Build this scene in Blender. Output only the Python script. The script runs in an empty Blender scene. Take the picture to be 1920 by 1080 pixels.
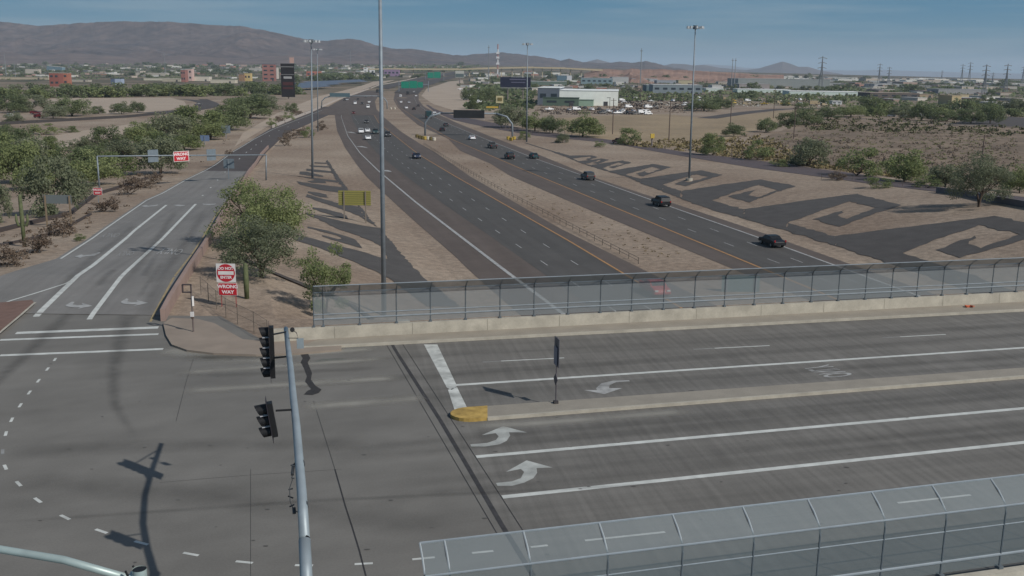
import bpy, math, random
import numpy as np
from mathutils import Vector, Matrix
random.seed(7); rng = np.random.default_rng(7)
SC = bpy.context.scene; COL = SC.collection
R = math.radians
# ------------------------------------------------------------------ camera
HC = 16.0; FPX = 1850.0; ROLL = .012
TH = math.atan(403 / FPX)
_F = np.array([0, math.cos(TH), -math.sin(TH)]); _U = np.array([0, math.sin(TH), math.cos(TH)]); _R = np.array([1., 0, 0])
R2 = math.cos(ROLL) * _R + math.sin(ROLL) * _U; U2 = -math.sin(ROLL) * _R + math.cos(ROLL) * _U
cd = bpy.data.cameras.new('camera'); cam = bpy.data.objects.new('camera', cd); COL.objects.link(cam)
cd.sensor_width = 36; cd.lens = 36 * FPX / 1920; cd.clip_start = .5; cd.clip_end = 60000
m = Matrix.Identity(4)
for i in range(3):
    m[i][0] = R2[i]; m[i][1] = U2[i]; m[i][2] = -_F[i]; m[i][3] = (0, 0, HC)[i]
cam.matrix_world = m; SC.camera = cam
# ------------------------------------------------------------------ sky, sun, exposure
SUN_EL = R(38); SUN_DIR = np.array([-math.sin(R(54)), math.cos(R(54))])      # way the shadows fall
W = bpy.data.worlds.new('World'); SC.world = W; W.use_nodes = True
wn = W.node_tree; wn.nodes.clear()
def N(t, typ, **k):
    n = t.nodes.new(typ)
    for a, b in k.items():
        if a in n.inputs.keys(): n.inputs[a].default_value = b
        else: setattr(n, a, b)
    return n
out = N(wn, 'ShaderNodeOutputWorld'); bg = N(wn, 'ShaderNodeBackground'); bg.inputs[1].default_value = .07
sky = N(wn, 'ShaderNodeTexSky'); sky.sky_type = 'NISHITA'; sky.sun_disc = False; sky.sun_elevation = SUN_EL
sun_az = math.atan2(-SUN_DIR[0], -SUN_DIR[1])     # towards the sun, clockwise from +Y
sky.sun_rotation = sun_az; sky.air_density = 1.3; sky.dust_density = .8; sky.ozone_density = 2.5
tc = N(wn, 'ShaderNodeTexCoord'); mp = N(wn, 'ShaderNodeMapping'); mp.inputs['Scale'].default_value = (1.6, 2.4, 26); mp.inputs['Rotation'].default_value = (R(3), R(-4), R(10))
nz = N(wn, 'ShaderNodeTexNoise'); nz.inputs['Scale'].default_value = 2.6; nz.inputs['Detail'].default_value = 8; nz.inputs['Roughness'].default_value = .58
cr = N(wn, 'ShaderNodeValToRGB'); cr.color_ramp.elements[0].position = .44; cr.color_ramp.elements[1].position = .68
cr.color_ramp.elements[0].color = (0, 0, 0, 1); cr.color_ramp.elements[1].color = (.34, .34, .34, 1)
hs = N(wn, 'ShaderNodeHueSaturation'); hs.inputs['Saturation'].default_value = 1.0; hs.inputs['Value'].default_value = .92
mx = N(wn, 'ShaderNodeMixRGB'); mx.inputs[2].default_value = (4.4, 5.2, 5.6, 1)
L = wn.links.new
# air over the horizon: grey haze below, deeper blue a few degrees up, the plain sky higher
sx = N(wn, 'ShaderNodeSeparateXYZ'); mr = N(wn, 'ShaderNodeMapRange'); mr.inputs[1].default_value = .06; mr.inputs[2].default_value = .5; mr.inputs[3].default_value = .93; mr.inputs[4].default_value = .0
lo = N(wn, 'ShaderNodeValToRGB'); e = lo.color_ramp.elements; e[0].position = 0; e[0].color = (.24, .37, .46, 1); e[1].position = 1; e[1].color = (.012, .205, .40, 1); q_ = lo.color_ramp.elements.new(.45); q_.color = (.115, .295, .43, 1)
mz = N(wn, 'ShaderNodeMapRange'); mz.inputs[1].default_value = .0; mz.inputs[2].default_value = .085; ms_ = N(wn, 'ShaderNodeVectorMath'); ms_.operation = 'SCALE'; ms_.inputs['Scale'].default_value = 10.
mh = N(wn, 'ShaderNodeMixRGB')
L(tc.outputs['Generated'], sx.inputs[0]); L(sx.outputs[2], mr.inputs[0]); L(sx.outputs[2], mz.inputs[0]); L(mz.outputs[0], lo.inputs[0]); L(lo.outputs[0], ms_.inputs[0]); L(mr.outputs[0], mh.inputs[0]); L(ms_.outputs[0], mh.inputs[2])
L(tc.outputs['Generated'], mp.inputs[0]); L(mp.outputs[0], nz.inputs[0]); L(nz.outputs[0], cr.inputs[0])
L(sky.outputs[0], hs.inputs['Color']); L(hs.outputs[0], mh.inputs[1]); L(mh.outputs[0], mx.inputs[1]); L(cr.outputs[0], mx.inputs[0])
L(mx.outputs[0], bg.inputs[0]); L(bg.outputs[0], out.inputs[0])
sl = bpy.data.lights.new('sun', 'SUN'); sl.energy = 3.1; sl.angle = R(.6); sl.color = (1, .955, .89)
so = bpy.data.objects.new('sun', sl); COL.objects.link(so)
d = Vector((SUN_DIR[0] * math.cos(SUN_EL), SUN_DIR[1] * math.cos(SUN_EL), -math.sin(SUN_EL)))
so.rotation_euler = d.to_track_quat('-Z', 'Y').to_euler()
SC.view_settings.view_transform = 'Standard'; SC.view_settings.look = 'None'; SC.view_settings.exposure = .2; SC.view_settings.gamma = 1
SC.cycles.transparent_max_bounces = 24; SC.cycles.max_bounces = 6; SC.cycles.volume_bounces = 0
# ------------------------------------------------------------------ rays to the ground
def ray(px, py):
    return _F + (px - 960) / FPX * R2 - (py - 540) / FPX * U2
def at_z(px, py, z=0.):
    d = ray(px, py); t = (z - HC) / d[2]; return np.array([0, 0, HC]) + d * t
_ts = np.concatenate([np.arange(12, 120, .5), 120 * 1.006 ** np.arange(0, 760)])
def march(px, py, zf):
    d = ray(px, py); P = d[None, :] * _ts[:, None]; z = HC + P[:, 2]
    g = z - zf(P[:, 0], P[:, 1]); k = np.argmax(g <= 0)
    if g[k] > 0: k = len(_ts) - 1
    a, b = _ts[max(k - 1, 0)], _ts[k]
    ga, gb = g[max(k - 1, 0)], g[k]
    t = a + (b - a) * ga / (ga - gb) if ga != gb else b
    p = d * t; p = p + np.array([0, 0, HC]); return p
HRy = [0, 76, 103, 165, 235, 300]; HRz = [0, 0, -1.6, -4.4, -6.1, -6.4]
hr = lambda y: np.interp(y, HRy, HRz)
HFy = [0, 120, 145, 190, 240, 300]; HFz = [0, -1, -2, -4.1, -5.8, -6.4]
hf = lambda y: np.interp(y, HFy, HFz)
ZF = -6.4
def curve(pts, zf, ext=0):
    P = np.array([march(px, py, lambda x, y: zf(y)) for px, py in pts])
    P = P[np.argsort(P[:, 1])]
    if ext:
        d = P[0] - P[1]; s = (P[0][1] - ext) / (P[1][1] - P[0][1]); P = np.vstack([P[0] + d * s, P])
    return P
flat = lambda y: np.full_like(np.asarray(y, float), ZF)
pRL = [(0, 524), (50, 505), (114, 486), (200, 428), (275, 376), (350, 337), (387, 319), (437, 285), (475, 262), (511, 240), (580, 212), (640, 185), (710, 160)]
pRR = [(300, 612), (325, 565), (385, 465), (420, 400), (462, 330), (500, 285), (535, 252), (580, 232), (627, 211)]
pFL = [(967, 583), (883, 510), (855, 482), (780, 417), (712, 355), (686, 330), (670, 310), (647, 277), (632, 245), (627, 212), (640, 200), (665, 183), (700, 168)]
pRRt = [(1570, 487), (1413, 431), (1280, 387), (1213, 366), (1120, 335), (990, 282), (920, 256), (860, 232), (825, 216), (795, 200), (785, 188), (785, 175), (797, 163)]
pGL = [(1920, 385), (1757, 360), (1547, 333), (1413, 315), (1280, 293), (1240, 286), (1150, 269), (1067, 261), (1007, 255), (951, 246), (880, 232), (850, 225), (815, 210), (790, 190)]
pGR = [(1920, 370), (1753, 350), (1613, 327), (1480, 308), (1280, 285), (1240, 278), (1150, 263), (1067, 253), (1000, 246), (961, 237), (880, 222), (840, 214), (812, 203), (795, 190)]
cRL = curve(pRL, hr, 20); cRR = curve(pRR, hr, 20); cFL = curve(pFL, flat, 20); cRT = curve(pRRt, flat, 20); cGL = curve(pGL, hf, 20); cGR = curve(pGR, hf, 20)
ix = lambda c, y: np.interp(y, c[:, 1], c[:, 0])
cRL[0][0] = -48; cRR[0][0] = cRR[1][0] + 1
def profile(y):
    y = np.asarray(y, float)
    rl, rr, fl, rt, gl, gr = (ix(c, y) for c in (cRL, cRR, cFL, cRT, cGL, cGR))
    w = np.interp(y, [60, 75, 100, 150, 300], [7.5, 6.5, 4, 2.5, .5])
    X = np.stack([rl - 75, rl - 14, rl, rr, rr + w, fl - 2.5, rt + 3, gl - .8, gr + .8, gr + 40])
    X = np.maximum.accumulate(X, axis=0)
    h = hr(y); g = hf(y); f = np.full_like(y, ZF)
    Z = np.stack([f, h - .3, h, h, np.minimum(h, h * .98 - .25), f, f, g, g, f])
    return X, Z
RPX = ([-400, 0, 900, 1250, 1600, 1900, 2400], [4, 6, 15, 9, 4, 0, 0])
def T(x, y):
    x = np.asarray(x, float); y = np.asarray(y, float); X, Z = profile(y)
    z = Z[0].copy()
    for k in range(len(X) - 1):
        dx = np.maximum(X[k + 1] - X[k], 1e-6); u = np.clip((x - X[k]) / dx, 0, 1)
        z = np.where(x >= X[k], Z[k] + (Z[k + 1] - Z[k]) * u, z)
    px = 960 + x / np.maximum(y, 1) * FPX
    w = np.clip((y - 1000) / 4200, 0, 1); w = w * w * (3 - 2 * w)
    r = np.interp(px, *RPX)
    z = z + w * (22.4 + r * np.minimum(y, 9000) / FPX * .9)
    # approach fill behind the abutment, open under the bridge
    ab = -7 - (y - 60) * .22
    z = np.where((y < 63.5) & (x < ab), -.06, z)
    z = np.where((y < 63.5) & (x >= ab), ZF, z)
    return z
def at(px, py): return march(px, py, T)
def Ts(x, y): return float(T(np.array([x]), np.array([y]))[0])
def to_px(p):
    v = np.array([p[0], p[1], p[2] - HC]); k = v @ _F
    return 960 + FPX * (v @ R2) / k, 540 - FPX * (v @ U2) / k
# ------------------------------------------------------------------ materials
MATS = {}
def mat(name, col, rough=.8, metal=0., noise=0., scale=5., detail=4., bump=0., spec=.3, alpha=1., coord='Object', fine=0., fscale=60.):
    if name in MATS: return MATS[name]
    M = bpy.data.materials.new(name); M.use_nodes = True; t = M.node_tree; b = t.nodes['Principled BSDF']
    b.inputs['Base Color'].default_value = (*col, 1); b.inputs['Roughness'].default_value = rough; b.inputs['Metallic'].default_value = metal
    b.inputs['Specular IOR Level'].default_value = spec; b.inputs['Alpha'].default_value = alpha
    if noise:
        tc = N(t, 'ShaderNodeTexCoord'); n = N(t, 'ShaderNodeTexNoise'); n.inputs['Scale'].default_value = scale; n.inputs['Detail'].default_value = detail
        t.links.new(tc.outputs[coord], n.inputs['Vector'])
        r = N(t, 'ShaderNodeMapRange'); r.inputs[1].default_value = .3; r.inputs[2].default_value = .7; r.inputs[3].default_value = 1 - noise; r.inputs[4].default_value = 1 + noise
        t.links.new(n.outputs[0], r.inputs[0]); src = r.outputs[0]
        if fine:
            n2 = N(t, 'ShaderNodeTexNoise'); n2.inputs['Scale'].default_value = fscale; n2.inputs['Detail'].default_value = 3; t.links.new(tc.outputs[coord], n2.inputs['Vector'])
            r2 = N(t, 'ShaderNodeMapRange'); r2.inputs[1].default_value = .3; r2.inputs[2].default_value = .7; r2.inputs[3].default_value = 1 - fine; r2.inputs[4].default_value = 1 + fine
            t.links.new(n2.outputs[0], r2.inputs[0]); mu = N(t, 'ShaderNodeMath'); mu.operation = 'MULTIPLY'; t.links.new(src, mu.inputs[0]); t.links.new(r2.outputs[0], mu.inputs[1]); src = mu.outputs[0]
        v = N(t, 'ShaderNodeVectorMath'); v.operation = 'SCALE'; v.inputs[0].default_value = col; t.links.new(src, v.inputs['Scale']); t.links.new(v.outputs[0], b.inputs['Base Color'])
        if bump:
            bp = N(t, 'ShaderNodeBump'); bp.inputs['Strength'].default_value = bump; bp.inputs['Distance'].default_value = .05; t.links.new(n.outputs[0], bp.inputs['Height']); t.links.new(bp.outputs[0], b.inputs['Normal'])
    MATS[name] = M; return M
def road_mat(name, col, ang, streak=.10, cross=.05, xs=.9, patch=.06, crs=.4, tint=(1, .97, .93)):
    """worn pavement: long wheel streaks one way, tining the other, patches and grain"""
    if name in MATS: return MATS[name]
    M = bpy.data.materials.new(name); M.use_nodes = True; t = M.node_tree; b = t.nodes['Principled BSDF']
    b.inputs['Roughness'].default_value = .85; b.inputs['Specular IOR Level'].default_value = .2
    g = N(t, 'ShaderNodeNewGeometry'); src = None
    def layer(sc, rot, amt, det=3, lo=.32, hi=.68):
        nonlocal src
        mp = N(t, 'ShaderNodeMapping'); mp.vector_type = 'TEXTURE'; mp.inputs['Rotation'].default_value = (0, 0, rot); mp.inputs['Scale'].default_value = sc
        n = N(t, 'ShaderNodeTexNoise'); n.inputs['Scale'].default_value = 1; n.inputs['Detail'].default_value = det
        t.links.new(g.outputs['Position'], mp.inputs[0]); t.links.new(mp.outputs[0], n.inputs['Vector'])
        r = N(t, 'ShaderNodeMapRange'); r.inputs[1].default_value = lo; r.inputs[2].default_value = hi; r.inputs[3].default_value = 1 - amt; r.inputs[4].default_value = 1 + amt
        t.links.new(n.outputs[0], r.inputs[0])
        if src is None: src = r.outputs[0]
        else:
            mu = N(t, 'ShaderNodeMath'); mu.operation = 'MULTIPLY'; t.links.new(src, mu.inputs[0]); t.links.new(r.outputs[0], mu.inputs[1]); src = mu.outputs[0]
    layer((28, xs, 5), ang, streak); layer((crs, 9, 5), R(10.4), cross, 2); layer((6, 6, 6), 0, patch, 5); layer((.08, .08, .08), 0, .05, 1); layer((2.2, 1.4, 1), .7, patch * .7, 6)
    v = N(t, 'ShaderNodeVectorMath'); v.operation = 'SCALE'; v.inputs[0].default_value = col; t.links.new(src, v.inputs['Scale']); t.links.new(v.outputs[0], b.inputs['Base Color'])
    MATS[name] = M; return M
def glass_mesh_mat(name, col, a):
    if name in MATS: return MATS[name]
    M = bpy.data.materials.new(name); M.use_nodes = True; t = M.node_tree; t.nodes.clear()
    o = N(t, 'ShaderNodeOutputMaterial'); mx = N(t, 'ShaderNodeMixShader'); tr = N(t, 'ShaderNodeBsdfTransparent'); df = N(t, 'ShaderNodeBsdfPrincipled')
    df.inputs['Base Color'].default_value = (*col, 1); df.inputs['Roughness'].default_value = .5; df.inputs['Metallic'].default_value = .3
    tc = N(t, 'ShaderNodeTexCoord'); n = N(t, 'ShaderNodeTexNoise'); n.inputs['Scale'].default_value = .35; t.links.new(tc.outputs['Object'], n.inputs[0])
    r = N(t, 'ShaderNodeMapRange'); r.inputs[3].default_value = a - .07; r.inputs[4].default_value = a + .07; t.links.new(n.outputs[0], r.inputs[0])
    t.links.new(r.outputs[0], mx.inputs[0]); t.links.new(tr.outputs[0], mx.inputs[1]); t.links.new(df.outputs[0], mx.inputs[2]); t.links.new(mx.outputs[0], o.inputs[0])
    MATS[name] = M; return M
def stain_mat(name, col, k, ns=3., hard=False):
    """rubber / tar worn into the pavement, and one painted shadow band: strip UV gives a ragged soft edge"""
    if name in MATS: return MATS[name]
    M = bpy.data.materials.new(name); M.use_nodes = True; t = M.node_tree; b = t.nodes['Principled BSDF']
    b.inputs['Base Color'].default_value = (*col, 1); b.inputs['Roughness'].default_value = .8; b.inputs['Specular IOR Level'].default_value = .2
    uv = N(t, 'ShaderNodeUVMap'); s = N(t, 'ShaderNodeSeparateXYZ'); t.links.new(uv.outputs[0], s.inputs[0])
    def M2(op, a, bb=None):
        q = N(t, 'ShaderNodeMath'); q.operation = op
        for i, w in enumerate((a, bb)):
            if w is None: continue
            if isinstance(w, (int, float)): q.inputs[i].default_value = w
            else: t.links.new(w, q.inputs[i])
        return q.outputs[0]
    def edge(o, kk): return M2('MINIMUM', M2('MULTIPLY', M2('SUBTRACT', 1, M2('ABSOLUTE', M2('SUBTRACT', M2('MULTIPLY', o, 2), 1))), kk), 1)
    e = M2('MULTIPLY', edge(s.outputs[1], 1.2), edge(s.outputs[0], 5))
    g = N(t, 'ShaderNodeNewGeometry'); n = N(t, 'ShaderNodeTexNoise'); n.inputs['Scale'].default_value = ns; n.inputs['Detail'].default_value = 5; t.links.new(g.outputs['Position'], n.inputs[0])
    r = N(t, 'ShaderNodeMapRange'); r.inputs[1].default_value = .3; r.inputs[2].default_value = .7; r.inputs[3].default_value = .45; r.inputs[4].default_value = 1; t.links.new(n.outputs[0], r.inputs[0])
    t.links.new(M2('MULTIPLY', M2('MULTIPLY', e, r.outputs[0]), k), b.inputs['Alpha'])
    MATS[name] = M; return M
def ground_mat():
    M = bpy.data.materials.new('desert_soil'); M.use_nodes = True; t = M.node_tree; b = t.nodes['Principled BSDF']
    b.inputs['Roughness'].default_value = .95; b.inputs['Specular IOR Level'].default_value = .1
    g = N(t, 'ShaderNodeNewGeometry')
    def nz(s, det=5):
        n = N(t, 'ShaderNodeTexNoise'); n.inputs['Scale'].default_value = s; n.inputs['Detail'].default_value = det; t.links.new(g.outputs['Position'], n.inputs['Vector']); return n.outputs[0]
    c = N(t, 'ShaderNodeValToRGB'); e = c.color_ramp.elements; e[0].position = .35; e[0].color = (.235, .178, .135, 1); e[1].position = .65; e[1].color = (.325, .262, .203, 1)
    t.links.new(nz(.035, 6), c.inputs[0])
    c2 = N(t, 'ShaderNodeValToRGB'); e = c2.color_ramp.elements; e[0].position = .35; e[0].color = (.8, .8, .8, 1); e[1].position = .65; e[1].color = (1.12, 1.12, 1.12, 1); t.links.new(nz(1.1, 6), c2.inputs[0])
    c3 = N(t, 'ShaderNodeValToRGB'); e = c3.color_ramp.elements; e[0].position = .3; e[0].color = (.78, .78, .78, 1); e[1].position = .7; e[1].color = (1.16, 1.16, 1.16, 1); t.links.new(nz(6, 4), c3.inputs[0])
    m1 = N(t, 'ShaderNodeMixRGB'); m1.blend_type = 'MULTIPLY'; m1.inputs[0].default_value = 1; t.links.new(c.outputs[0], m1.inputs[1]); t.links.new(c2.outputs[0], m1.inputs[2])
    m2 = N(t, 'ShaderNodeMixRGB'); m2.blend_type = 'MULTIPLY'; m2.inputs[0].default_value = 1; t.links.new(m1.outputs[0], m2.inputs[1]); t.links.new(c3.outputs[0], m2.inputs[2])
    # far plain: darker, greener with scrub
    sp = N(t, 'ShaderNodeSeparateXYZ'); t.links.new(g.outputs['Position'], sp.inputs[0])
    r = N(t, 'ShaderNodeMapRange'); r.inputs[1].default_value = 700; r.inputs[2].default_value = 1600; t.links.new(sp.outputs[1], r.inputs[0])
    cf = N(t, 'ShaderNodeValToRGB'); e = cf.color_ramp.elements; e[0].position = .42; e[0].color = (.055, .062, .038, 1); e[1].position = .6; e[1].color = (.2, .155, .115, 1); t.links.new(nz(.012, 8), cf.inputs[0])
    m3 = N(t, 'ShaderNodeMixRGB'); t.links.new(r.outputs[0], m3.inputs[0]); t.links.new(m2.outputs[0], m3.inputs[1]); t.links.new(cf.outputs[0], m3.inputs[2])
    t.links.new(m3.outputs[0], b.inputs['Base Color'])
    bp = N(t, 'ShaderNodeBump'); bp.inputs['Strength'].default_value = .45; bp.inputs['Distance'].default_value = .12; t.links.new(nz(1.6, 6), bp.inputs['Height']); t.links.new(bp.outputs[0], b.inputs['Normal'])
    MATS['desert_soil'] = M; return M
def leaf_mat(name, c1, c2, tr=.25):
    M = bpy.data.materials.new(name); M.use_nodes = True; t = M.node_tree; b = t.nodes['Principled BSDF']; b.inputs['Roughness'].default_value = .65; b.inputs['Specular IOR Level'].default_value = .15
    g = N(t, 'ShaderNodeNewGeometry'); n = N(t, 'ShaderNodeTexNoise'); n.inputs['Scale'].default_value = .9; n.inputs['Detail'].default_value = 3; t.links.new(g.outputs['Position'], n.inputs[0])
    oi = N(t, 'ShaderNodeObjectInfo'); a = N(t, 'ShaderNodeMath'); a.operation = 'MULTIPLY_ADD'; a.inputs[1].default_value = .35; t.links.new(oi.outputs['Random'], a.inputs[0]); t.links.new(n.outputs[0], a.inputs[2])
    c = N(t, 'ShaderNodeValToRGB'); e = c.color_ramp.elements; e[0].position = .38; e[0].color = (*c1, 1); e[1].position = .98; e[1].color = (*c2, 1); t.links.new(a.outputs[0], c.inputs[0]); t.links.new(c.outputs[0], b.inputs['Base Color'])
    tl = N(t, 'ShaderNodeBsdfTranslucent'); t.links.new(c.outputs[0], tl.inputs[0]); mx = N(t, 'ShaderNodeMixShader'); mx.inputs[0].default_value = tr
    o = t.nodes['Material Output']; t.links.new(b.outputs[0], mx.inputs[1]); t.links.new(tl.outputs[0], mx.inputs[2]); t.links.new(mx.outputs[0], o.inputs[0])
    MATS[name] = M; return M
ROADANG = R(14)
SOIL = ground_mat()
DECK = road_mat('worn_concrete_deck', (.150, .142, .129), ROADANG, .12, .11, .8, .06, .30)
APPR = road_mat('approach_concrete', (.158, .150, .136), ROADANG, .055, .0, 1.6, .09)
RAMPC = road_mat('ramp_concrete', (.182, .174, .163), R(101), .09, .02, .9, .06)
ASPH = road_mat('brown_rubber_asphalt', (.108, .088, .077), R(103), .08, .0, 1.6, .06)
ASPHG = road_mat('grey_lane_asphalt', (.083, .078, .073), R(103), .08, .0, 1.2, .05)
ASPHD = road_mat('dark_asphalt', (.084, .072, .068), R(130), .06, .0, 1.6, .06)
PAINT = mat('white_road_paint', (.50, .51, .48), .7, noise=.16, scale=1.7, detail=8)
PAINTD = mat('worn_white_road_paint', (.32, .32, .31), .8, noise=.25, scale=2, detail=8)
PAINTF = mat('faded_white_road_paint', (.235, .235, .228), .8, noise=.22, scale=2.5, detail=8)
PAINTY = mat('orange_yellow_road_paint', (.36, .2, .085), .8, noise=.15, scale=1.5)
PAINTB = mat('pale_yellow_road_paint', (.3, .235, .13), .8, noise=.2, scale=1.5)
CONC = mat('pale_concrete', (.375, .345, .285), .85, noise=.17, scale=1.1, detail=10, fine=.06, fscale=9)
SIDEW = mat('sidewalk_concrete', (.275, .245, .20), .85, noise=.09, scale=.7, detail=8, fine=.06, fscale=12)
MEDC = mat('median_concrete', (.26, .235, .195), .85, noise=.1, scale=.8, detail=8, fine=.06, fscale=12)
GALV = mat('galvanised_steel', (.21, .24, .265), .6, .25, noise=.12, scale=2.5, detail=5)
FPOST = mat('painted_fence_steel', (.13, .15, .165), .5, .3, noise=.1, scale=3)
TAR = mat('tar_joint', (.035, .033, .033), .7, noise=.2, scale=4)
DGRAV = mat('dark_decorative_gravel', (.073, .067, .063), .95, noise=.13, scale=.5, detail=7, bump=.3, fine=.16, fscale=7)
SALM = mat('salmon_concrete', (.28, .2, .17), .9, noise=.12, scale=.8, detail=6)
BLK = mat('black_signal_housing', (.012, .012, .013), .55, noise=.1)
RED = mat('sign_red', (.42, .02, .03), .5, noise=.06, scale=3)
WHT = mat('sign_white', (.62, .6, .58), .5, noise=.05, scale=3)
SBACK = mat('bare_sign_aluminium', (.2, .24, .27), .5, .4, noise=.1, scale=2)
GRN = mat('sign_green', (.012, .22, .14), .5, noise=.1, scale=1)
BARK = mat('bark', (.09, .065, .048), .95, noise=.3, scale=6)
LEAF = [leaf_mat('paloverde_leaves', (.14, .175, .075), (.28, .31, .14), .4), leaf_mat('mesquite_leaves', (.15, .17, .105), (.25, .265, .165), .4), leaf_mat('dark_leaves', (.12, .15, .075), (.21, .24, .12), .4),
        leaf_mat('brown_shrub_leaves', (.10, .072, .055), (.19, .145, .105), .1)]
# ------------------------------------------------------------------ mesh helpers
class MB:
    def __init__(s): s.v = []; s.f = []; s.uv = []
    def add(s, vs, fs, uvs=None):
        o = len(s.v); s.v += [tuple(map(float, p)) for p in vs]; s.f += [tuple(i + o for i in f) for f in fs]
        s.uv += uvs if uvs else [None] * len(fs); return s
    def box(s, c, d, rz=0, rx=0, taper=1.):
        x, y, z = [q / 2 for q in d]; vs = []
        for k in (-1, 1):
            t = taper if k == 1 else 1
            for (a, b) in ((-1, -1), (1, -1), (1, 1), (-1, 1)): vs.append(Vector((a * x * t, b * y * t, k * z)))
        M = Matrix.Rotation(rz, 3, 'Z') @ Matrix.Rotation(rx, 3, 'X'); vs = [M @ p + Vector(c) for p in vs]
        return s.add(vs, [(3, 2, 1, 0), (4, 5, 6, 7), (0, 1, 5, 4), (1, 2, 6, 5), (2, 3, 7, 6), (3, 0, 4, 7)])
    def tube(s, pts, rad, n=10, cap=True):
        pts = [Vector(p) for p in pts]; rad = rad if hasattr(rad, '__len__') else [rad] * len(pts); vs = []; fs = []
        ref = None
        for i, p in enumerate(pts):
            d = (pts[min(i + 1, len(pts) - 1)] - pts[max(i - 1, 0)]).normalized()
            a = ref if ref is not None else (Vector((0, 0, 1)) if abs(d.z) < .9 else Vector((1, 0, 0)))
            u = (a - d * a.dot(d)).normalized(); w = d.cross(u); ref = u
            for k in range(n):
                t = 2 * math.pi * k / n; vs.append(p + (u * math.cos(t) + w * math.sin(t)) * rad[i])
        for i in range(len(pts) - 1):
            for k in range(n): fs.append((i * n + k, i * n + (k + 1) % n, (i + 1) * n + (k + 1) % n, (i + 1) * n + k))
        if cap: fs.append(tuple(range(n - 1, -1, -1))); fs.append(tuple((len(pts) - 1) * n + k for k in range(n)))
        return s.add(vs, fs)
    def prism(s, pts, h):
        """polygon [(x,y,z)] extruded by vector h"""
        n = len(pts); h = Vector(h); vs = [Vector(p) for p in pts] + [Vector(p) + h for p in pts]
        return s.add(vs, [tuple(range(n - 1, -1, -1)), tuple(range(n, 2 * n))] + [(i, (i + 1) % n, n + (i + 1) % n, n + i) for i in range(n)])
    def build(s, name, mt, parent=None, smooth=False, fixn=False):
        me = bpy.data.meshes.new(name); me.from_pydata(s.v, [], s.f)
        if any(u for u in s.uv):
            l = me.uv_layers.new(name='UVMap'); k = 0
            for f, u in zip(s.f, s.uv):
                for j in range(len(f)): l.data[k].uv = u[j] if u else (.5, .5); k += 1
        if fixn:
            import bmesh
            b = bmesh.new(); b.from_mesh(me); bmesh.ops.recalc_face_normals(b, faces=b.faces); b.to_mesh(me); b.free()
        if smooth:
            for p in me.polygons: p.use_smooth = True
        me.materials.append(mt); me.update(); o = bpy.data.objects.new(name, me); COL.objects.link(o)
        if parent: o.parent = parent
        return o
USED = {}
def tag(o, label=None, cat=None, group=None, kind=None):
    if kind: o['kind'] = kind
    if label: o['label'] = label
    if cat: o['category'] = cat
    if group: o['group'] = group
    return o
def thing(name, label, cat, loc, rz=0, group=None, scale=None):
    o = bpy.data.objects.new(name, None); COL.objects.link(o); o.location = [float(q) for q in loc]; o.rotation_euler = (0, 0, rz); o.empty_display_size = .2
    if scale: o.scale = scale
    return tag(o, label, cat, group)
def struct(o): o['kind'] = 'structure'; return o
KIDS = {}
def copy_tree(o, parent=None):
    c = o.copy(); COL.objects.link(c)
    if parent: c.parent = parent
    for ch in o.children: copy_tree(ch, c)
    return c
def resample(P, step):
    P = np.asarray(P, float); s = np.concatenate([[0], np.cumsum(np.linalg.norm(np.diff(P, axis=0), axis=1))])
    n = max(2, int(math.ceil(s[-1] / step)) + 1); q = np.linspace(0, s[-1], n)
    return np.stack([np.interp(q, s, P[:, k]) for k in range(P.shape[1])], 1), q
def smooth_line(P, it=2):
    P = np.asarray(P, float)
    for _ in range(it):
        Q = [P[0]]
        for a, b in zip(P[:-1], P[1:]): Q += [a * .75 + b * .25, a * .25 + b * .75]
        Q.append(P[-1]); P = np.array(Q)
    return P
def gl(pts, smooth=0, flatz=None, ext=0):
    """pixel polyline -> ground polyline (x,y)"""
    P = np.array([(at_z(a, b, flatz) if flatz is not None else at(a, b))[:2] for a, b in pts])
    if ext: P = np.vstack([P[0] + (P[0] - P[1]) / np.linalg.norm(P[0] - P[1]) * ext, P])
    return smooth_line(P, smooth) if smooth else P
def strip(mb, P, w, off, flatz=None, step=3.):
    Q, q = resample(P, step); D = np.gradient(Q, axis=0); D /= np.linalg.norm(D, axis=1)[:, None] + 1e-9; n = np.stack([-D[:, 1], D[:, 0]], 1)
    w = np.interp(np.linspace(0, 1, len(Q)), np.linspace(0, 1, len(w)), w)[:, None] if hasattr(w, '__len__') else w
    A = Q + n * w / 2; B = Q - n * w / 2
    za = np.full(len(Q), flatz) if flatz is not None else T(A[:, 0], A[:, 1]); zb = np.full(len(Q), flatz) if flatz is not None else T(B[:, 0], B[:, 1])
    vs = []; fs = []; uv = []
    for i in range(len(Q)): vs += [(A[i][0], A[i][1], za[i] + off), (B[i][0], B[i][1], zb[i] + off)]
    L_ = len(Q) - 1
    for i in range(L_): fs.append((2 * i, 2 * i + 1, 2 * i + 3, 2 * i + 2)); uv.append([(i / L_, 0), (i / L_, 1), ((i + 1) / L_, 1), ((i + 1) / L_, 0)])
    mb.add(vs, fs, uv)
def dashes(mb, P, w, off, length, period, phase=0, flatz=None):
    Q, q = resample(P, .5)
    s = phase
    while s + length < q[-1]:
        seg = np.array([[np.interp(u, q, Q[:, 0]), np.interp(u, q, Q[:, 1])] for u in (s, s + length)]); strip(mb, seg, w, off, flatz, 6); s += period
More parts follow.
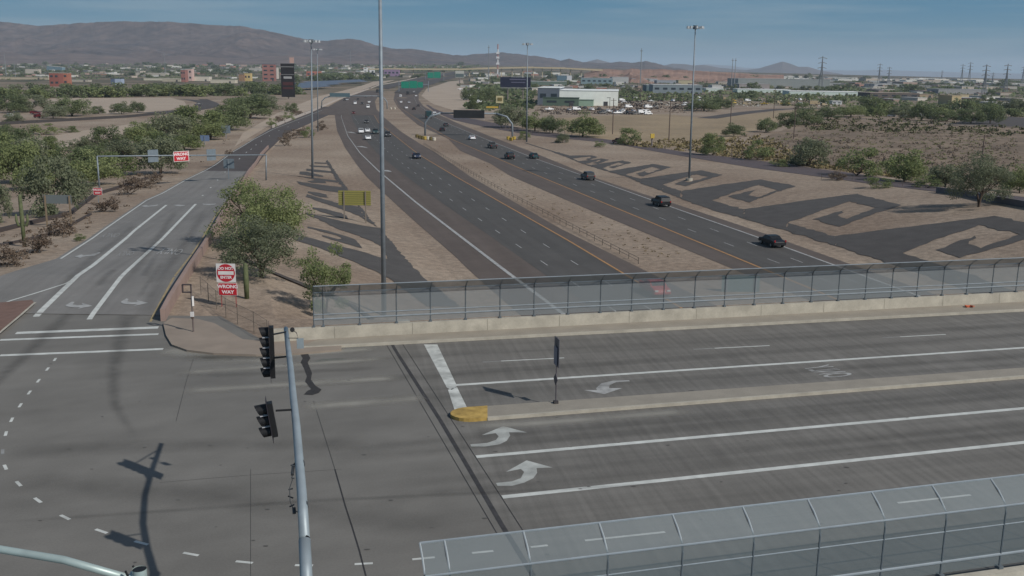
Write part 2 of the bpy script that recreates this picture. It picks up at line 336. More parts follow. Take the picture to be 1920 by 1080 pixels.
def band(mb, ca, cb, y0, y1, off, step=4., nx=2):
    """surface between two edge curves x(y)"""
    ys = [y0]
    while ys[-1] < y1: ys.append(min(y1, ys[-1] + max(step, ys[-1] * .02)))
    ys = np.array(ys); a = ix(ca, ys); b = ix(cb, ys); vs = []; fs = []
    for i, y in enumerate(ys):
        for k in range(nx + 1):
            x = a[i] + (b[i] - a[i]) * k / nx; vs.append((x, y, Ts(x, y) + off))
    for i in range(len(ys) - 1):
        for k in range(nx): j = i * (nx + 1) + k; fs.append((j, j + 1, j + nx + 2, j + nx + 1))
    mb.add(vs, fs)
def drape(name, polys, mt, off, cell=3., flatz=None, parent=None):
    """polygons of ground points laid on the terrain, cut finely so they follow it"""
    import bmesh
    from mathutils.geometry import tessellate_polygon
    bm = bmesh.new()
    for P in polys:
        P = [Vector((float(p[0]), float(p[1]), 0)) for p in P]; vs = [bm.verts.new(p) for p in P]
        for t in tessellate_polygon([P]):
            try: bm.faces.new([vs[i] for i in t])
            except Exception: pass
    if flatz is None:
        xs = [v.co.x for v in bm.verts]; ys = [v.co.y for v in bm.verts]
        for ax, lo, hi in ((0, min(xs), max(xs)), (1, min(ys), max(ys))):
            c = max(cell, (hi - lo) / 60); k = lo + c
            while k < hi:
                co = (k, 0, 0) if ax == 0 else (0, k, 0); no = (1, 0, 0) if ax == 0 else (0, 1, 0)
                bmesh.ops.bisect_plane(bm, geom=bm.verts[:] + bm.edges[:] + bm.faces[:], plane_co=co, plane_no=no); k += c
    bm.verts.ensure_lookup_table()
    zz = T(np.array([v.co.x for v in bm.verts]), np.array([v.co.y for v in bm.verts])) if flatz is None else None
    for i, v in enumerate(bm.verts): v.co.z = (zz[i] if zz is not None else flatz) + off
    for f in bm.faces:
        f.normal_update()
        if f.normal.z < 0: f.normal_flip()
    me = bpy.data.meshes.new(name); bm.to_mesh(me); bm.free(); me.materials.append(mt); o = bpy.data.objects.new(name, me); COL.objects.link(o)
    if parent: o.parent = parent
    return o
def pp(pts, flatz=None, s=1., ox=0., oy=0.):
    """pixel polygon (crop coords scaled by s, offset) -> ground"""
    return [(at_z(ox + a / s, oy + b / s, flatz) if flatz is not None else at(ox + a / s, oy + b / s)) for a, b in pts]
def text_mesh(s, size=1., bold=.0, sx=1.):
    c = bpy.data.curves.new('lettering', 'FONT'); c.body = s; c.size = size; c.align_x = 'CENTER'; c.align_y = 'CENTER'; c.offset = bold
    o = bpy.data.objects.new('lettering', c); COL.objects.link(o); dg = bpy.context.evaluated_depsgraph_get()
    me = bpy.data.meshes.new_from_object(o.evaluated_get(dg)); COL.objects.unlink(o); bpy.data.objects.remove(o); me.name = 'lettering'
    return me
exec_order = []
# ------------------------------------------------------------------ terrain
def terrain():
    ys = [18.]
    while ys[-1] < 62: ys.append(ys[-1] + 4)
    ys = [y for y in ys if y < 63] + [63.4, 63.6]; y = 66.
    while y < 14000: ys.append(y); y += max(2.5, y * .018)
    ys = np.array(ys); rows = []
    for y in ys:
        X, Z = profile(np.array([y])); X = X[:, 0]; lo, hi = -.62 * y - 160, .62 * y + 160
        xs = [lo] + [lo + (X[0] - lo) * k / 14 for k in range(1, 14)] if X[0] > lo else [min(lo, X[0] - 1) - 14 + k for k in range(14)]
        for k in range(len(X) - 1):
            n = 4
            xs += [X[k] + (X[k + 1] - X[k]) * j / n for j in range(n)]
        xs.append(X[-1]); hi = max(hi, X[-1] + 10); xs += [X[-1] + (hi - X[-1]) * k / 14 for k in range(1, 15)]
        if y < 63.5:
            ab = -7 - (y - 60) * .22; j = min(range(len(xs)), key=lambda i: abs(xs[i] - ab)); xs = sorted(xs[:j] + xs[j + 2:] + [ab - .01, ab + .01]) if j < len(xs) - 2 else xs
        rows.append(sorted(xs))
    n = len(rows[0]); vs = []
    for y, xs in zip(ys, rows):
        xs = np.array(xs); z = T(xs, np.full_like(xs, y))
        vs += [(a, y, b) for a, b in zip(xs, z)]
    fs = [(i * n + k, i * n + k + 1, (i + 1) * n + k + 1, (i + 1) * n + k) for i in range(len(ys) - 1) for k in range(n - 1)]
    o = MB().add(vs, fs).build('ground', SOIL); struct(o)
terrain()
# ------------------------------------------------------------------ bridge deck and intersection
nA = at_z(500, 641, .15)[:2]; nB = at_z(1920, 565.5, .15)[:2]; nd = (nB - nA) / np.linalg.norm(nB - nA); nn = np.array([-nd[1], nd[0]])
sA = at_z(787, 1018, 3.55)[:2]; sB = at_z(1920, 890, 3.55)[:2]; sd = (sB - sA) / np.linalg.norm(sB - sA); sn = np.array([-sd[1], sd[0]])
sA = sA - sn * .8
nE = nA + nd * 130; sE = sA + sd * 130
ROADANG = math.atan2(nd[1], nd[0])
top = [(-62, -4), (sA[0] - .5, -4), tuple(sA - sd * .5 - sn * .4), tuple(sE - sn * .4), tuple(nE + nn * .4), tuple(nA + nn * .4), (cRR[0][0] + 2, 63.58), (-62, 63.58)]
jn, js = at_z(733, 640, 0)[:2], at_z(1000, 1080, 0)[:2]; jd = (js - jn) / np.linalg.norm(js - jn)
def on_line(p, d_, q, e_): t_ = np.linalg.solve(np.array([d_, -e_]).T, q - p); return p + d_ * t_[0]
jN = on_line(jn, jd, nA + nn * .4, nd); jS = on_line(jn, jd, sA - sn * .4, sd)
struct(drape('road_intersection', [[(-62, -4), (sA[0] - .5, -4), tuple(sA - sd * .5 - sn * .4), tuple(jS), tuple(jN), tuple(nA + nn * .4), (cRR[0][0] + 2, 63.58), (-62, 63.58)]], APPR, 0, flatz=0))
struct(drape('bridge_road', [[tuple(jS), tuple(sE - sn * .4), tuple(nE + nn * .4), tuple(jN)]], DECK, 0, flatz=0))
und = MB().prism([(*(sA + sd * 9 - sn * .4), -1.5), (*(sE - sn * .4), -1.5), (*(nE + nn * .4), -1.5), (*(nA + nd * 12 + nn * .4), -1.5)], (0, 0, 1.43)); struct(und.build('bridge_deck', CONC, fixn=True))
ab = MB().prism([(-6.5, 58, -6.6), (-5.5, 58, -6.6), (-6.9, 64.2, -6.6), (-8.3, 64.2, -6.6)], (0, 0, 6.4)); struct(ab.build('bridge_abutment', CONC, fixn=True))
# sidewalk along the north edge, with kerb
kA = at_z(560, 656, .0)[:2]; kB = at_z(1920, 584, .0)[:2]; kd = (kB - kA) / np.linalg.norm(kB - kA)
sw = MB().prism([(*kA, .002), (*(kA + kd * 130), .002), (*nE, .002), (*(nA + nd * 3), .002)], (0, 0, .148)); struct(sw.build('sidewalk', SIDEW, fixn=True))
kb = MB().prism([(*(kA - nn * .02), .004), (*(kA + kd * 130 - nn * .02), .004), (*(kA + kd * 130 + nn * .16), .004), (*(kA + nn * .16), .004)], (0, 0, .156)); struct(kb.build('kerb', CONC, fixn=True))
cp = [(306, 606), (311, 628), (322, 646), (350, 656), (400, 662), (480, 665), (560, 662), (640, 655), (640, 630), (560, 638), (497, 640), (455, 636), (430, 622), (402, 606), (370, 598), (322, 596)]
CW = pp(cp, .12)
struct(MB().prism([(p[0], p[1], .0) for p in CW], (0, 0, .13)).build('corner_sidewalk', mat('corner_sidewalk_concrete', (.25, .205, .165), .9, noise=.12, scale=.6, detail=7), fixn=True))
# median with yellow nose
M1 = [at_z(*p, .15)[:2] for p in ((914, 761), (1920, 689))]; M2_ = [at_z(*p, .15)[:2] for p in ((914, 783), (1920, 705))]
d1 = (M1[1] - M1[0]) / np.linalg.norm(M1[1] - M1[0]); d2 = (M2_[1] - M2_[0]) / np.linalg.norm(M2_[1] - M2_[0])
med = MB().prism([(*M2_[0], .002), (*(M2_[0] + d2 * 120), .002), (*(M1[0] + d1 * 120), .002), (*M1[0], .002)], (0, 0, .148)); struct(med.build('median', MEDC, fixn=True))
mk = MB().prism([(*(M2_[0] - nn * .03), .004), (*(M2_[0] + d2 * 120 - nn * .03), .004), (*(M2_[0] + d2 * 120 + nn * .13), .004), (*(M2_[0] + nn * .13), .004)], (0, 0, .152)); struct(mk.build('median_kerb', CONC, fixn=True))
nose = [M2_[0] + d2 * 0]; c = (M1[0] + M2_[0]) / 2; hw = np.linalg.norm(M1[0] - M2_[0]) / 2; q = at_z(845, 777, .15)[:2]; ln = np.linalg.norm(q - c)
NP = [tuple(M1[0])] + [tuple(c - d1 * (ln * (.45 + .55 * math.sin(a)) if a > 0 else ln * .45) + nn * hw * math.cos(a)) for a in np.linspace(0, math.pi, 13)] + [tuple(M2_[0])]
mY = mat('weathered_yellow_paint', (.38, .255, .075), .8, noise=.3, scale=2.5, detail=8)
struct(MB().prism([(x, y, .001) for x, y in NP], (0, 0, .165)).build('median_nose', mY, fixn=True))
# painted markings on the deck
mk = MB(); mkw = MB(); mkf = MB()
def pl(*pts): return np.array([at_z(a, b, 0)[:2] for a, b in pts])
for a, b, w in (((855, 722), (1920, 652), .29), ((893, 856.5), (1920, 765.5), .3), ((942, 932), (1920, 829.5), .3)):
    P = pl(a, b); e = (P[1] - P[0]) / np.linalg.norm(P[1] - P[0]); strip(mk, np.array([P[0], P[1] + e * 70]), w, .004, 0, 30)
for a, b in (((30, 624.5), (297, 614)), ((0, 637.5), (297, 626.5)), ((0, 666.5), (306, 654.5))): strip(mk, np.vstack([pl(a, b)]), .38 if a[1] > 630 else .55, .006, 0, 30)
for a, b, w in (((940, 677), (1058, 671), .13), ((1340, 653), (1443, 648), .13), ((1688, 631.5), (1773, 627), .13), ((1683, 943), (1820, 928), .13), ((1097, 1013.5), (1247, 997.5), .13), ((773, 1049), (815, 1045), .13), ((885, 1037), (925, 1033), .13), ((995, 1026), (1027, 1022.5), .13)): strip(mk, pl(a, b), w, .004, 0, 30)
for a, b in (((905, 679), (940, 677)), ((1300, 655), (1340, 653)), ((1655, 633), (1688, 631.5))): strip(mkf, pl(a, b), .12, .004, 0, 30)
dp = [(106, 668), (103, 674), (89, 692), (72, 714), (55, 736), (38, 760), (22, 787), (11, 813), (5, 847), (10, 876), (35, 907), (71, 938), (122, 970), (190, 996), (265, 1018), (358, 1039), (458, 1054), (570, 1060), (682, 1057), (780, 1049)]
DPs = pl(*dp); SP = smooth_line(DPs, 2)
for i in range(1, len(dp) - 1):
    P = DPs[i]; t = DPs[i + 1] - DPs[i - 1]; t /= np.linalg.norm(t); strip(mk if i != 8 else mkf, np.array([P - t * .3, P + t * .3]), .13, .004, 0, 5)
arr = [[(1145, 160), (1150, 172), (1230, 172), (1310, 160), (1350, 140), (1370, 110), (1362, 92), (1465, 93), (1330, 57), (1210, 108), (1288, 97), (1305, 115), (1290, 135), (1240, 152)],
       [(1290, 377), (1298, 393), (1380, 393), (1450, 375), (1500, 350), (1522, 320), (1518, 293), (1608, 290), (1462, 250), (1345, 315), (1430, 298), (1448, 315), (1430, 350), (1380, 368)]]
APOLY = [pp(a, 0, 3, 500, 780) for a in arr]
struct(drape('turn_arrow_markings', APOLY, mat('slightly_worn_white_paint', (.40, .41, .385), .8, noise=.16, scale=2.5, detail=8), .005, flatz=0))
struct(drape('turn_arrow_marking_worn', [pp([(1710, 445), (1705, 437), (1600, 440), (1520, 458), (1485, 490), (1490, 503), (1405, 503), (1540, 530), (1660, 490), (1572, 490), (1575, 470), (1620, 450)], 0, 3.556, 700, 590)], PAINTD, .005, flatz=0))
bar = [pl((795, 646), (820, 646), (857, 724), (847, 731), (838, 727)), pl((840, 731), (857, 726), (876, 765), (852, 768))]
struct(drape('stop_bar', [[tuple(p) for p in b] for b in bar], mat('stop_bar_paint', (.46, .47, .44), .8, noise=.3, scale=1.6, detail=8), .005, flatz=0))
struct(mk.build('lane_markings', PAINT)); struct(mkf.build('faded_lane_markings', PAINTF))
# word ONLY, painted on the pavement: quad corners in pixels -> ground
def ground_text(name, s, quad, mt, off, flatz=None):
    """quad: ground positions of the text's bottom-left, bottom-right, top-left"""
    me = text_mesh(s, 1, .012); xs = [v.co.x for v in me.vertices]; ys = [v.co.y for v in me.vertices]
    G = [np.array((at_z(*q, flatz) if flatz is not None else at(*q))[:2]) for q in quad]
    for v in me.vertices:
        u = (v.co.x - min(xs)) / (max(xs) - min(xs)); w = (v.co.y - min(ys)) / (max(ys) - min(ys)); p = G[0] + (G[1] - G[0]) * u + (G[2] - G[0]) * w
        v.co = (p[0], p[1], (flatz if flatz is not None else Ts(p[0], p[1])) + off)
    me.materials.clear(); me.materials.append(mt); o = bpy.data.objects.new(name, me); COL.objects.link(o); return struct(o)
ground_text('pavement_word_only', 'ONLY', ((1552, 709), (1503, 689), (1603, 703)), PAINTD, .005, 0)
# joints, seals, stains, a dark patch, a painted shadow band
jt = MB()
for pts, w in (([(727, 632), (737, 650), (830, 795), (950, 1000), (1000, 1080)], .19),): strip(jt, pl(*pts), w, .007, 0, 4)
struct(jt.build('expansion_joint', mat('rubber_joint', (.045, .043, .044), .8, noise=.25, scale=3)))
j2 = MB()
for off in (-.62, .34):
    P = pl((727, 632), (950, 1000)); e = P[1] - P[0]; e /= np.linalg.norm(e); n_ = np.array([-e[1], e[0]]); strip(j2, P - n_ * off, .035, .006, 0, 8)
for pts, w in (([(588, 752), (628, 880)], .02), ([(628, 880), (645, 940), (652, 965), (668, 1010), (686, 1080)], .055), ([(366, 662), (350, 712), (330, 790)], .02), ([(470, 880), (470, 1080)], .012), ([(640, 880), (450, 892), (300, 905)], .015), ([(1530, 960), (1400, 975)], .01)): strip(j2, pl(*pts), w, .006, 0, 2)
struct(j2.build('sealed_cracks', TAR))
st = MB()
# ragged dark patch near the corner
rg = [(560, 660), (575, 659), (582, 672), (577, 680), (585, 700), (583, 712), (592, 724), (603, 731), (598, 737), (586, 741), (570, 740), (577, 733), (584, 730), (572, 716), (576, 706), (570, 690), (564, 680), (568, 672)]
struct(drape('dark_patch', [pp(rg, 0)], mat('dark_patch', (.034, .032, .032), .85, noise=.2, scale=5), .018, flatz=0))
struct(drape('utility_cover', [pp([(636, 676), (600, 680), (590, 677), (605, 673), (640, 672), (655, 675)], 0)], mat('patched_asphalt', (.12, .125, .11), .9, noise=.1), .008, flatz=0))
sm = stain_mat('tyre_rubber_stain', (.06, .058, .058), .26, 1.6); sm2 = stain_mat('faint_wheel_stain_and_shadow', (.065, .062, .058), .2, .8)
t1 = MB(); t2 = MB()
for pts, w in (([(300, 468), (262, 530), (245, 575), (225, 640), (212, 700), (215, 760), (260, 830)], [.5, .8, 1.2, 1.5, 1.2, .8, .5]), ([(185, 540), (140, 578), (95, 620), (40, 672), (-30, 740)], [.5, 1., 1.4, 1.1, .8])):
    strip(t1, pl(*pts), w, .012, 0, 2)
for pts, w in (([(-20, 981), (200, 966), (570, 940), (900, 925), (1290, 905)], .42), ([(700, 830), (300, 835), (0, 850)], 2.), ([(720, 690), (500, 700), (330, 705)], 1.), ([(880, 1000), (400, 930), (0, 900)], 2.5)): strip(t2, pl(*pts), w, .010, 0, 3)  # first strip paints a long faint shadow band onto the pavement
for a, b in (((870, 700), (1920, 628)), ((900, 738), (1920, 668)), ((950, 815), (1920, 728)), ((960, 832), (1920, 740)), ((990, 885), (1920, 795)), ((1010, 905), (1920, 812)), ((880, 664), (1920, 610))): 
    P = pl(a, b); e = P[1] - P[0]; strip(t2, np.vstack([P[0] - e * .3, P[1] + e * .6]), 1.3, .009, 0, 8)
t3 = MB()
for pts, w in (([(330, 672), (520, 668), (720, 652)], 1.6), ([(330, 700), (500, 688), (735, 672)], 1.2), ([(560, 765), (660, 757), (800, 745)], 1.6), ([(300, 655), (400, 672), (520, 676)], 2.2), ([(870, 800), (1000, 795), (1300, 770)], 1.2), ([(330, 735), (560, 720), (760, 708)], 1.3)): strip(t3, pl(*pts), w, .013, 0, 3)
struct(t3.build('worn_pale_patches', stain_mat('pale_worn_concrete', (.31, .295, .26), .9, .35)))
struct(t1.build('tyre_stains', sm)); struct(t2.build('wheel_tracks_and_shadow_band', sm2))
sp_ = []; r9 = np.random.default_rng(5)
for k in range(70):
    a, b_ = r9.uniform(60, 1900), r9.uniform(655, 1060); c = at_z(a, b_, 0)[:2]; r0 = r9.uniform(.02, .055); sp_.append([(c[0] + math.cos(t) * r0 * r9.uniform(.6, 1.6) * 1.8, c[1] + math.sin(t) * r0 * r9.uniform(.6, 1.2)) for t in np.linspace(0, 6.28, 9)[:-1]])
struct(drape('oil_spots', sp_, mat('oil_spot', (.085, .08, .075), .7), .016, flatz=0))
# ------------------------------------------------------------------ off-ramp
RW0 = cRL.copy(); RW0[:, 0] -= .45
yc = at(420, 321)[1]
b = MB(); band(b, RW0, cRR, 63.55, yc, .03, 2.5, 6); struct(b.build('off_ramp', RAMPC))
b = MB(); band(b, RW0, cRR, yc, 640, .03, 4, 4); struct(b.build('off_ramp_asphalt', ASPHD))
rm = MB(); ry = MB()
G = lambda *p: np.array([at(a, b)[:2] for a, b in p])
strip(rm, G((36, 626), (175, 498), (252, 433), (312, 385)), [.42, .36, .32], .05, None, 2); strip(rm, G((155, 617), (367, 383)), .34, .05, None, 2)
strip(rm, G((-40, 590), (0, 571), (70, 550), (135, 529), (160, 508)), .2, .054, None, 2)
strip(rm, G((114, 486), (200, 428), (275, 376), (350, 337), (387, 319), (437, 285), (475, 262), (511, 243), (560, 224), (620, 200)), .2, .05, None, 3)
strip(ry, G((281, 607), (360, 477), (402, 408), (452, 335), (492, 287)), .16, .05, None, 2)
for c in ((422, 323), (408, 338), (395, 352), (380, 367), (436, 307), (449, 298), (462, 286), (471, 280), (480, 272), (490, 265), (505, 255), (523, 245), (540, 238), (560, 230)):
    p = at(*c)[:2]; q = at(c[0] + 8, c[1] - 8)[:2]; e = (q - p) / np.linalg.norm(q - p); L2_ = 1.6 if c[1] > 300 else 3; strip(rm, np.array([p - e * L2_ / 2, p + e * L2_ / 2]), .22, .052, None, 3)
struct(rm.build('ramp_lane_markings', PAINT)); struct(ry.build('ramp_edge_line', PAINTB))
ra = [pp([(490, 375), (540, 348), (560, 350), (545, 368), (580, 375), (620, 372), (615, 357), (695, 380), (580, 403), (605, 390), (560, 392), (510, 385)], None, 4, 0, 480),
      pp([(905, 350), (950, 323), (965, 328), (955, 345), (990, 352), (1030, 350), (1025, 335), (1112, 357), (1000, 382), (1025, 368), (960, 368), (920, 362)], None, 4, 0, 480),
      pp([(555, 848), (610, 833), (625, 838), (680, 833), (745, 815), (755, 820), (710, 843), (640, 848), (600, 858)], None, 4, 0, 270),
      pp([(1055, 468), (1100, 460), (1110, 465), (1150, 463), (1180, 457), (1190, 462), (1150, 470), (1090, 474)], None, 4, 0, 270),
      pp([(1300, 460), (1340, 458), (1395, 462), (1350, 470), (1330, 468)], None, 4, 0, 270), pp([(1515, 450), (1550, 452), (1620, 450), (1615, 456), (1570, 460), (1530, 458)], None, 4, 0, 270)]
struct(drape('ramp_turn_arrows', ra, PAINTD, .055, 2.))
ground_text('pavement_word_only', 'ONLY', ((346, 468), (304, 466), (336, 479)), PAINTD, .055)
ground_text('pavement_word_only', 'ONLY', ((254, 472), (224, 473), (248, 480)), PAINTF, .055)
ground_text('pavement_word_only', 'ONLY', ((228, 438), (196, 438), (219, 446)), PAINTF, .055)
# painted stains on the ramp
t1 = MB()
for pts, w in (([(185, 538), (215, 505)], .9), ([(262, 560), (285, 520), (305, 495)], .8), ([(330, 395), (290, 455), (240, 530)], 1.1), ([(385, 395), (330, 480), (265, 600)], 1.3), ([(255, 420), (180, 480), (100, 560)], 1.2)): strip(t1, G(*pts), w, .06, None, 2)
struct(t1.build('ramp_wheel_stains', sm2))
# raised brown island at the left edge
struct(MB().prism([(*at_z(a, b_, 0.15)[:2], .04) for a, b_ in ((-30, 640), (4, 618), (64, 568), (60, 563), (0, 568), (-60, 575))], (0, 0, .15)).build('traffic_island', mat('brown_island_paving', (.16, .10, .08), .9, noise=.12, scale=2), fixn=True))
kk = MB(); strip(kk, np.array([at_z(a, b_, .2)[:2] for a, b_ in ((-10, 632), (4, 620), (40, 590), (66, 567))]), .16, .215, 0, 2); struct(kk.build('island_kerb', CONC))
# ------------------------------------------------------------------ freeway carriageways
def cv(pts): return curve(pts, flat, 40)
pFR = [(1180, 493), (1047, 427), (937, 363), (880, 330), (815, 285), (793, 273), (752, 247), (720, 220), (706, 205), (703, 190), (712, 176), (730, 166)]
pRLf = [(1347, 493), (1113, 397), (957, 330), (920, 307), (863, 283), (840, 260), (785, 235), (760, 215), (745, 200), (738, 187), (741, 172)]
cFR = cv(pFR); cRf = cv(pRLf)
cFL2 = curve([(967, 583), (883, 510), (855, 482), (780, 417), (712, 355), (686, 330), (670, 310), (647, 277), (632, 245), (627, 212)], flat, 40)
cRT2 = curve(pRRt, flat, 40)
bL = MB(); band(bL, cFL2, cFR, 34, 520, .03, 5, 3)
cFLx = np.vstack([cFL2[-1:], curve([(600, 207), (640, 186), (710, 161)], flat)]);
farL = curve([(627, 212), (640, 186.5), (710, 161.5)], flat); farL = np.vstack([[-104, 519, ZF], farL[farL[:, 1] > 560]])
band(bL, farL, cFR, 520, 1180, .09, 12, 3); fwL = struct(bL.build('freeway_left', ASPH))
bR = MB(); band(bR, cRf, cRT2, 34, 1080, .03, 5, 3); fwR = struct(bR.build('freeway_right', ASPH))
# freeway beyond, bending away to the right: traced edges on the terrain
def fillpoly(name, A, B, mt, off, n=24):
    A, _ = resample(np.array([at(*p) for p in A]), 1e9 / 1e9 * 60); B, _ = resample(np.array([at(*p) for p in B]), 60.)
    k = 40; qa = np.linspace(0, 1, k); f = lambda P: np.stack([np.interp(qa, np.linspace(0, 1, len(P)), P[:, j]) for j in (0, 1)], 1)
    A, B = f(A), f(B); vs = []; fs = []
    for i in range(k):
        for j in range(7): p = A[i] + (B[i] - A[i]) * j / 6; vs.append((p[0], p[1], Ts(*p) + off))
    for i in range(k - 1):
        for j in range(6): a = i * 7 + j; fs.append((a, a + 1, a + 8, a + 7))
    o = MB().add(vs, fs).build(name, mt, fixn=False); struct(o)
    if o.data.polygons[0].normal.z < 0: o.data.flip_normals()
    return o
FARR = mat('far_asphalt', (.075, .065, .06), .9, noise=.08, scale=.02)
fillpoly('freeway_far_left', [(705, 163), (745, 155), (787, 145.5), (830, 138), (862, 133)], [(728, 167.5), (760, 156.5), (800, 148.5), (845, 141), (870, 136)], FARR, .35)
fillpoly('freeway_far_right', [(739, 174), (755, 161), (790, 151.5), (850, 141.5), (872, 137)], [(784, 177), (797, 163), (825, 153), (860, 144), (880, 139)], FARR, .35)
# greyer wheel lanes inside each carriageway
gm = MB(); LWp = [(1053, 587), (947, 508), (780, 380), (711, 322), (675, 287), (652, 255), (640, 220), (642, 205)]; LOp = [(1180, 520), (1063, 450), (943, 382), (852, 330), (790, 293), (775, 282), (722, 240), (710, 230), (695, 205), (690, 190), (700, 175)]
RWp = [(1535, 487), (1420, 445), (1257, 388), (1117, 338), (1010, 300), (920, 265), (852, 237), (815, 220), (782, 195), (776, 182)]; ROp = [(1400, 492), (1113, 373), (980, 318), (920, 292), (843, 260), (800, 235), (747, 200), (741, 186)]
cLW, cLO, cRW, cRO = cv(LWp), cv(LOp), cv(RWp), cv(ROp)
def mid(a, b, t, ys): c = np.stack([ix(a, ys) * (1 - t) + ix(b, ys) * t, ys, ys * 0], 1); return c
yy = np.linspace(34, 560, 120)
band(gm, mid(cLW, cLO, .30, yy), mid(cLW, cLO, .98, yy), 34, 540, .042, 5, 2); band(gm, mid(cRO, cRW, .04, yy), cRW, 34, 540, .042, 5, 2); struct(gm.build('freeway_lanes', ASPHG))
fm = MB(); fo = MB()
strip(fm, cLW[:, :2][::-1], [.15, .15, .2, .3, .45, .5], .055, None, 5); strip(fm, cRW[:, :2][::-1], [.16, .16, .2, .25, .4], .055, None, 5)
strip(fo, cLO[:, :2][::-1], [.14, .14, .18, .3], .055, None, 5); strip(fo, cRO[:, :2][::-1], [.14, .16, .22, .35], .055, None, 5)
rowsP = [[(1078, 533), (1013, 489), (962, 455), (920, 426), (885, 402), (855, 382), (830, 364), (809, 348), (775, 322), (760, 311), (749, 302), (737, 293), (727, 285), (700, 255), (680, 222)],
         [(1140, 532), (1067, 487), (1012, 454), (966, 425), (928, 401), (896, 381), (868, 363), (844, 348), (824, 334), (806, 322), (790, 311), (776, 302), (754, 285), (745, 278), (722, 258), (700, 235), (685, 205), (684, 192)],
         [(1367, 459), (1292, 431), (1231, 406), (1178, 386), (1127, 366), (1090, 352), (1054, 337), (1023, 325), (997, 314), (957, 296), (905, 275), (860, 253), (800, 222), (765, 197), (757, 185)],
         [(1410, 458), (1334, 430), (1270, 407), (1215, 385), (1167, 367), (1108, 345), (1053, 325), (1024, 314), (960, 287), (900, 262), (840, 235), (795, 208), (768, 190)]]
for i, rp in enumerate(rowsP):
    c = cv(rp); P = c[:, :2]; c0 = P[1]                                  # c[0] is the extension
    s0 = np.linalg.norm(P[1] - P[0]); ph = (s0 - 1.5) % 12.2
    dashes(fm, P, .14, .055, 3.05, 12.2, ph)
P = curve([(672, 232), (660, 214), (662, 200)], flat)[:, :2]; dashes(fm, P, .2, .055, 3, 12.2)
for c in ((681, 276), (661, 249), (726, 321)):
    p = at(*c)[:2]; d_ = np.array([.75, .66]); n_ = np.array([-.2, 1.]); n_ /= np.linalg.norm(n_)
    q1 = at(c[0] - 8, c[1] - 1.5)[:2]; q2 = at(c[0] + 8, c[1] + 1.5)[:2]; strip(fm, np.array([q1, q2]), [2.2, 1.6, .2], .055, None, 3)
struct(fm.build('freeway_lane_markings', PAINTD)); struct(fo.build('freeway_yellow_edge_lines', PAINTY))
# frontage road climbing on the right, other side roads
b = MB(); band(b, cGL, cGR, 90, 700, .05, 4, 2); struct(b.build('frontage_road', road_mat('frontage_asphalt', (.098, .08, .082), R(130), .05, 0, 1.5, .05)))
b = MB(); strip(b, G((1325, 222), (1400, 211), (1460, 205), (1540, 203), (1640, 205)), 11, .07, None, 10); strip(b, G((1860, 236), (1893, 225), (1960, 222)), 40, .07, None, 20)
strip(b, G((1560, 219), (1700, 228), (1800, 236), (1960, 240)), 5, .06, None, 10)
struct(b.build('side_road', FARR))
b = MB(); strip(b, smooth_line(G((268, 212), (310, 210), (350, 206), (378, 201), (388, 197), (382, 192), (365, 188), (340, 186.5)), 2), 9, .07, None, 5)
strip(b, smooth_line(G((268, 215.5), (330, 211), (375, 205), (400, 200), (402, 195), (390, 190), (380, 186)), 2), 7, .08, None, 5); struct(b.build('curving_side_road', FARR))
b = MB(); strip(b, G((-60, 237), (0, 233), (120, 226), (240, 219), (300, 214)), 5, .06, None, 10); struct(b.build('pale_side_road', mat('pale_asphalt', (.2, .185, .17), .9, noise=.08, scale=.2)))
def low_wall(name, pts, h, w, mt, label, cat, lift=0, flatz=None):
    P = np.array([(at(a, b)) for a, b in pts]); th = thing(name, label, cat, P[0]); mb = MB(); Q, _ = resample(P[:, :2], 4.)
    for i in range(len(Q) - 1):
        a, b = Q[i], Q[i + 1]; e = (b - a) / np.linalg.norm(b - a); n_ = np.array([-e[1], e[0]]) * w / 2; za, zb = Ts(*a), Ts(*b)
        vs = [(*(a - n_), za - .3), (*(b - n_), zb - .3), (*(b + n_), zb - .3), (*(a + n_), za - .3), (*(a - n_), za + h), (*(b - n_), zb + h), (*(b + n_), zb + h), (*(a + n_), za + h)]
        mb.add([tuple(Vector(v) - th.location) for v in vs], [(3, 2, 1, 0), (4, 5, 6, 7), (0, 1, 5, 4), (2, 3, 7, 6), (1, 2, 6, 5), (3, 0, 4, 7)])
    mb.build('wall_body', mt, th); return th
low_wall('ramp_barrier', [(306, 604), (325, 567), (352, 522), (385, 468), (415, 412), (440, 370), (465, 328), (490, 292), (503, 278)], .85, .3, SALM, 'low salmon concrete barrier along the right side of the off ramp', 'barrier')
low_wall('freeway_barrier', [(511, 240), (545, 225.5), (580, 212), (640, 185), (710, 160), (787, 144.5)], 1.1, .4, mat('pale_barrier_concrete', (.42, .37, .33), .85, noise=.08), 'long pale concrete barrier along the outer edge of the ramp and freeway', 'barrier')  # the barrier concrete is pale in itself
low_wall('roadside_wall', [(1756, 361), (1800, 367), (1860, 379), (1960, 396)], .95, .3, mat('dark_stained_concrete', (.12, .115, .125), .9, noise=.12, scale=1), 'dark low retaining wall behind the right roadside tree', 'wall')
low_wall('field_wall', [(-40, 237), (0, 234.5), (120, 227.5), (240, 220.5), (310, 214)], 1.2, .3, mat('dark_block_wall', (.055, .05, .05), .9, noise=.1), 'long dark low wall across the sandy lot at the far left', 'wall')
low_wall('drainage_kerb', [(-30, 442), (0, 435), (60, 420), (130, 404), (150, 388), (182, 365), (215, 356), (250, 344), (300, 329)], .45, .5, mat('dark_kerb', (.06, .048, .045), .9, noise=.1), 'dark low drainage kerb winding through the desert planting left of the ramp', 'kerb')  # dark colour also paints the shade of the low drop
low_wall('garden_edging', [(-20, 466), (20, 458), (60, 449), (110, 436), (170, 403)], .25, .3, MATS['dark_kerb'], 'thin dark edging beside the shrubs at the foot of the left bank', 'edging')
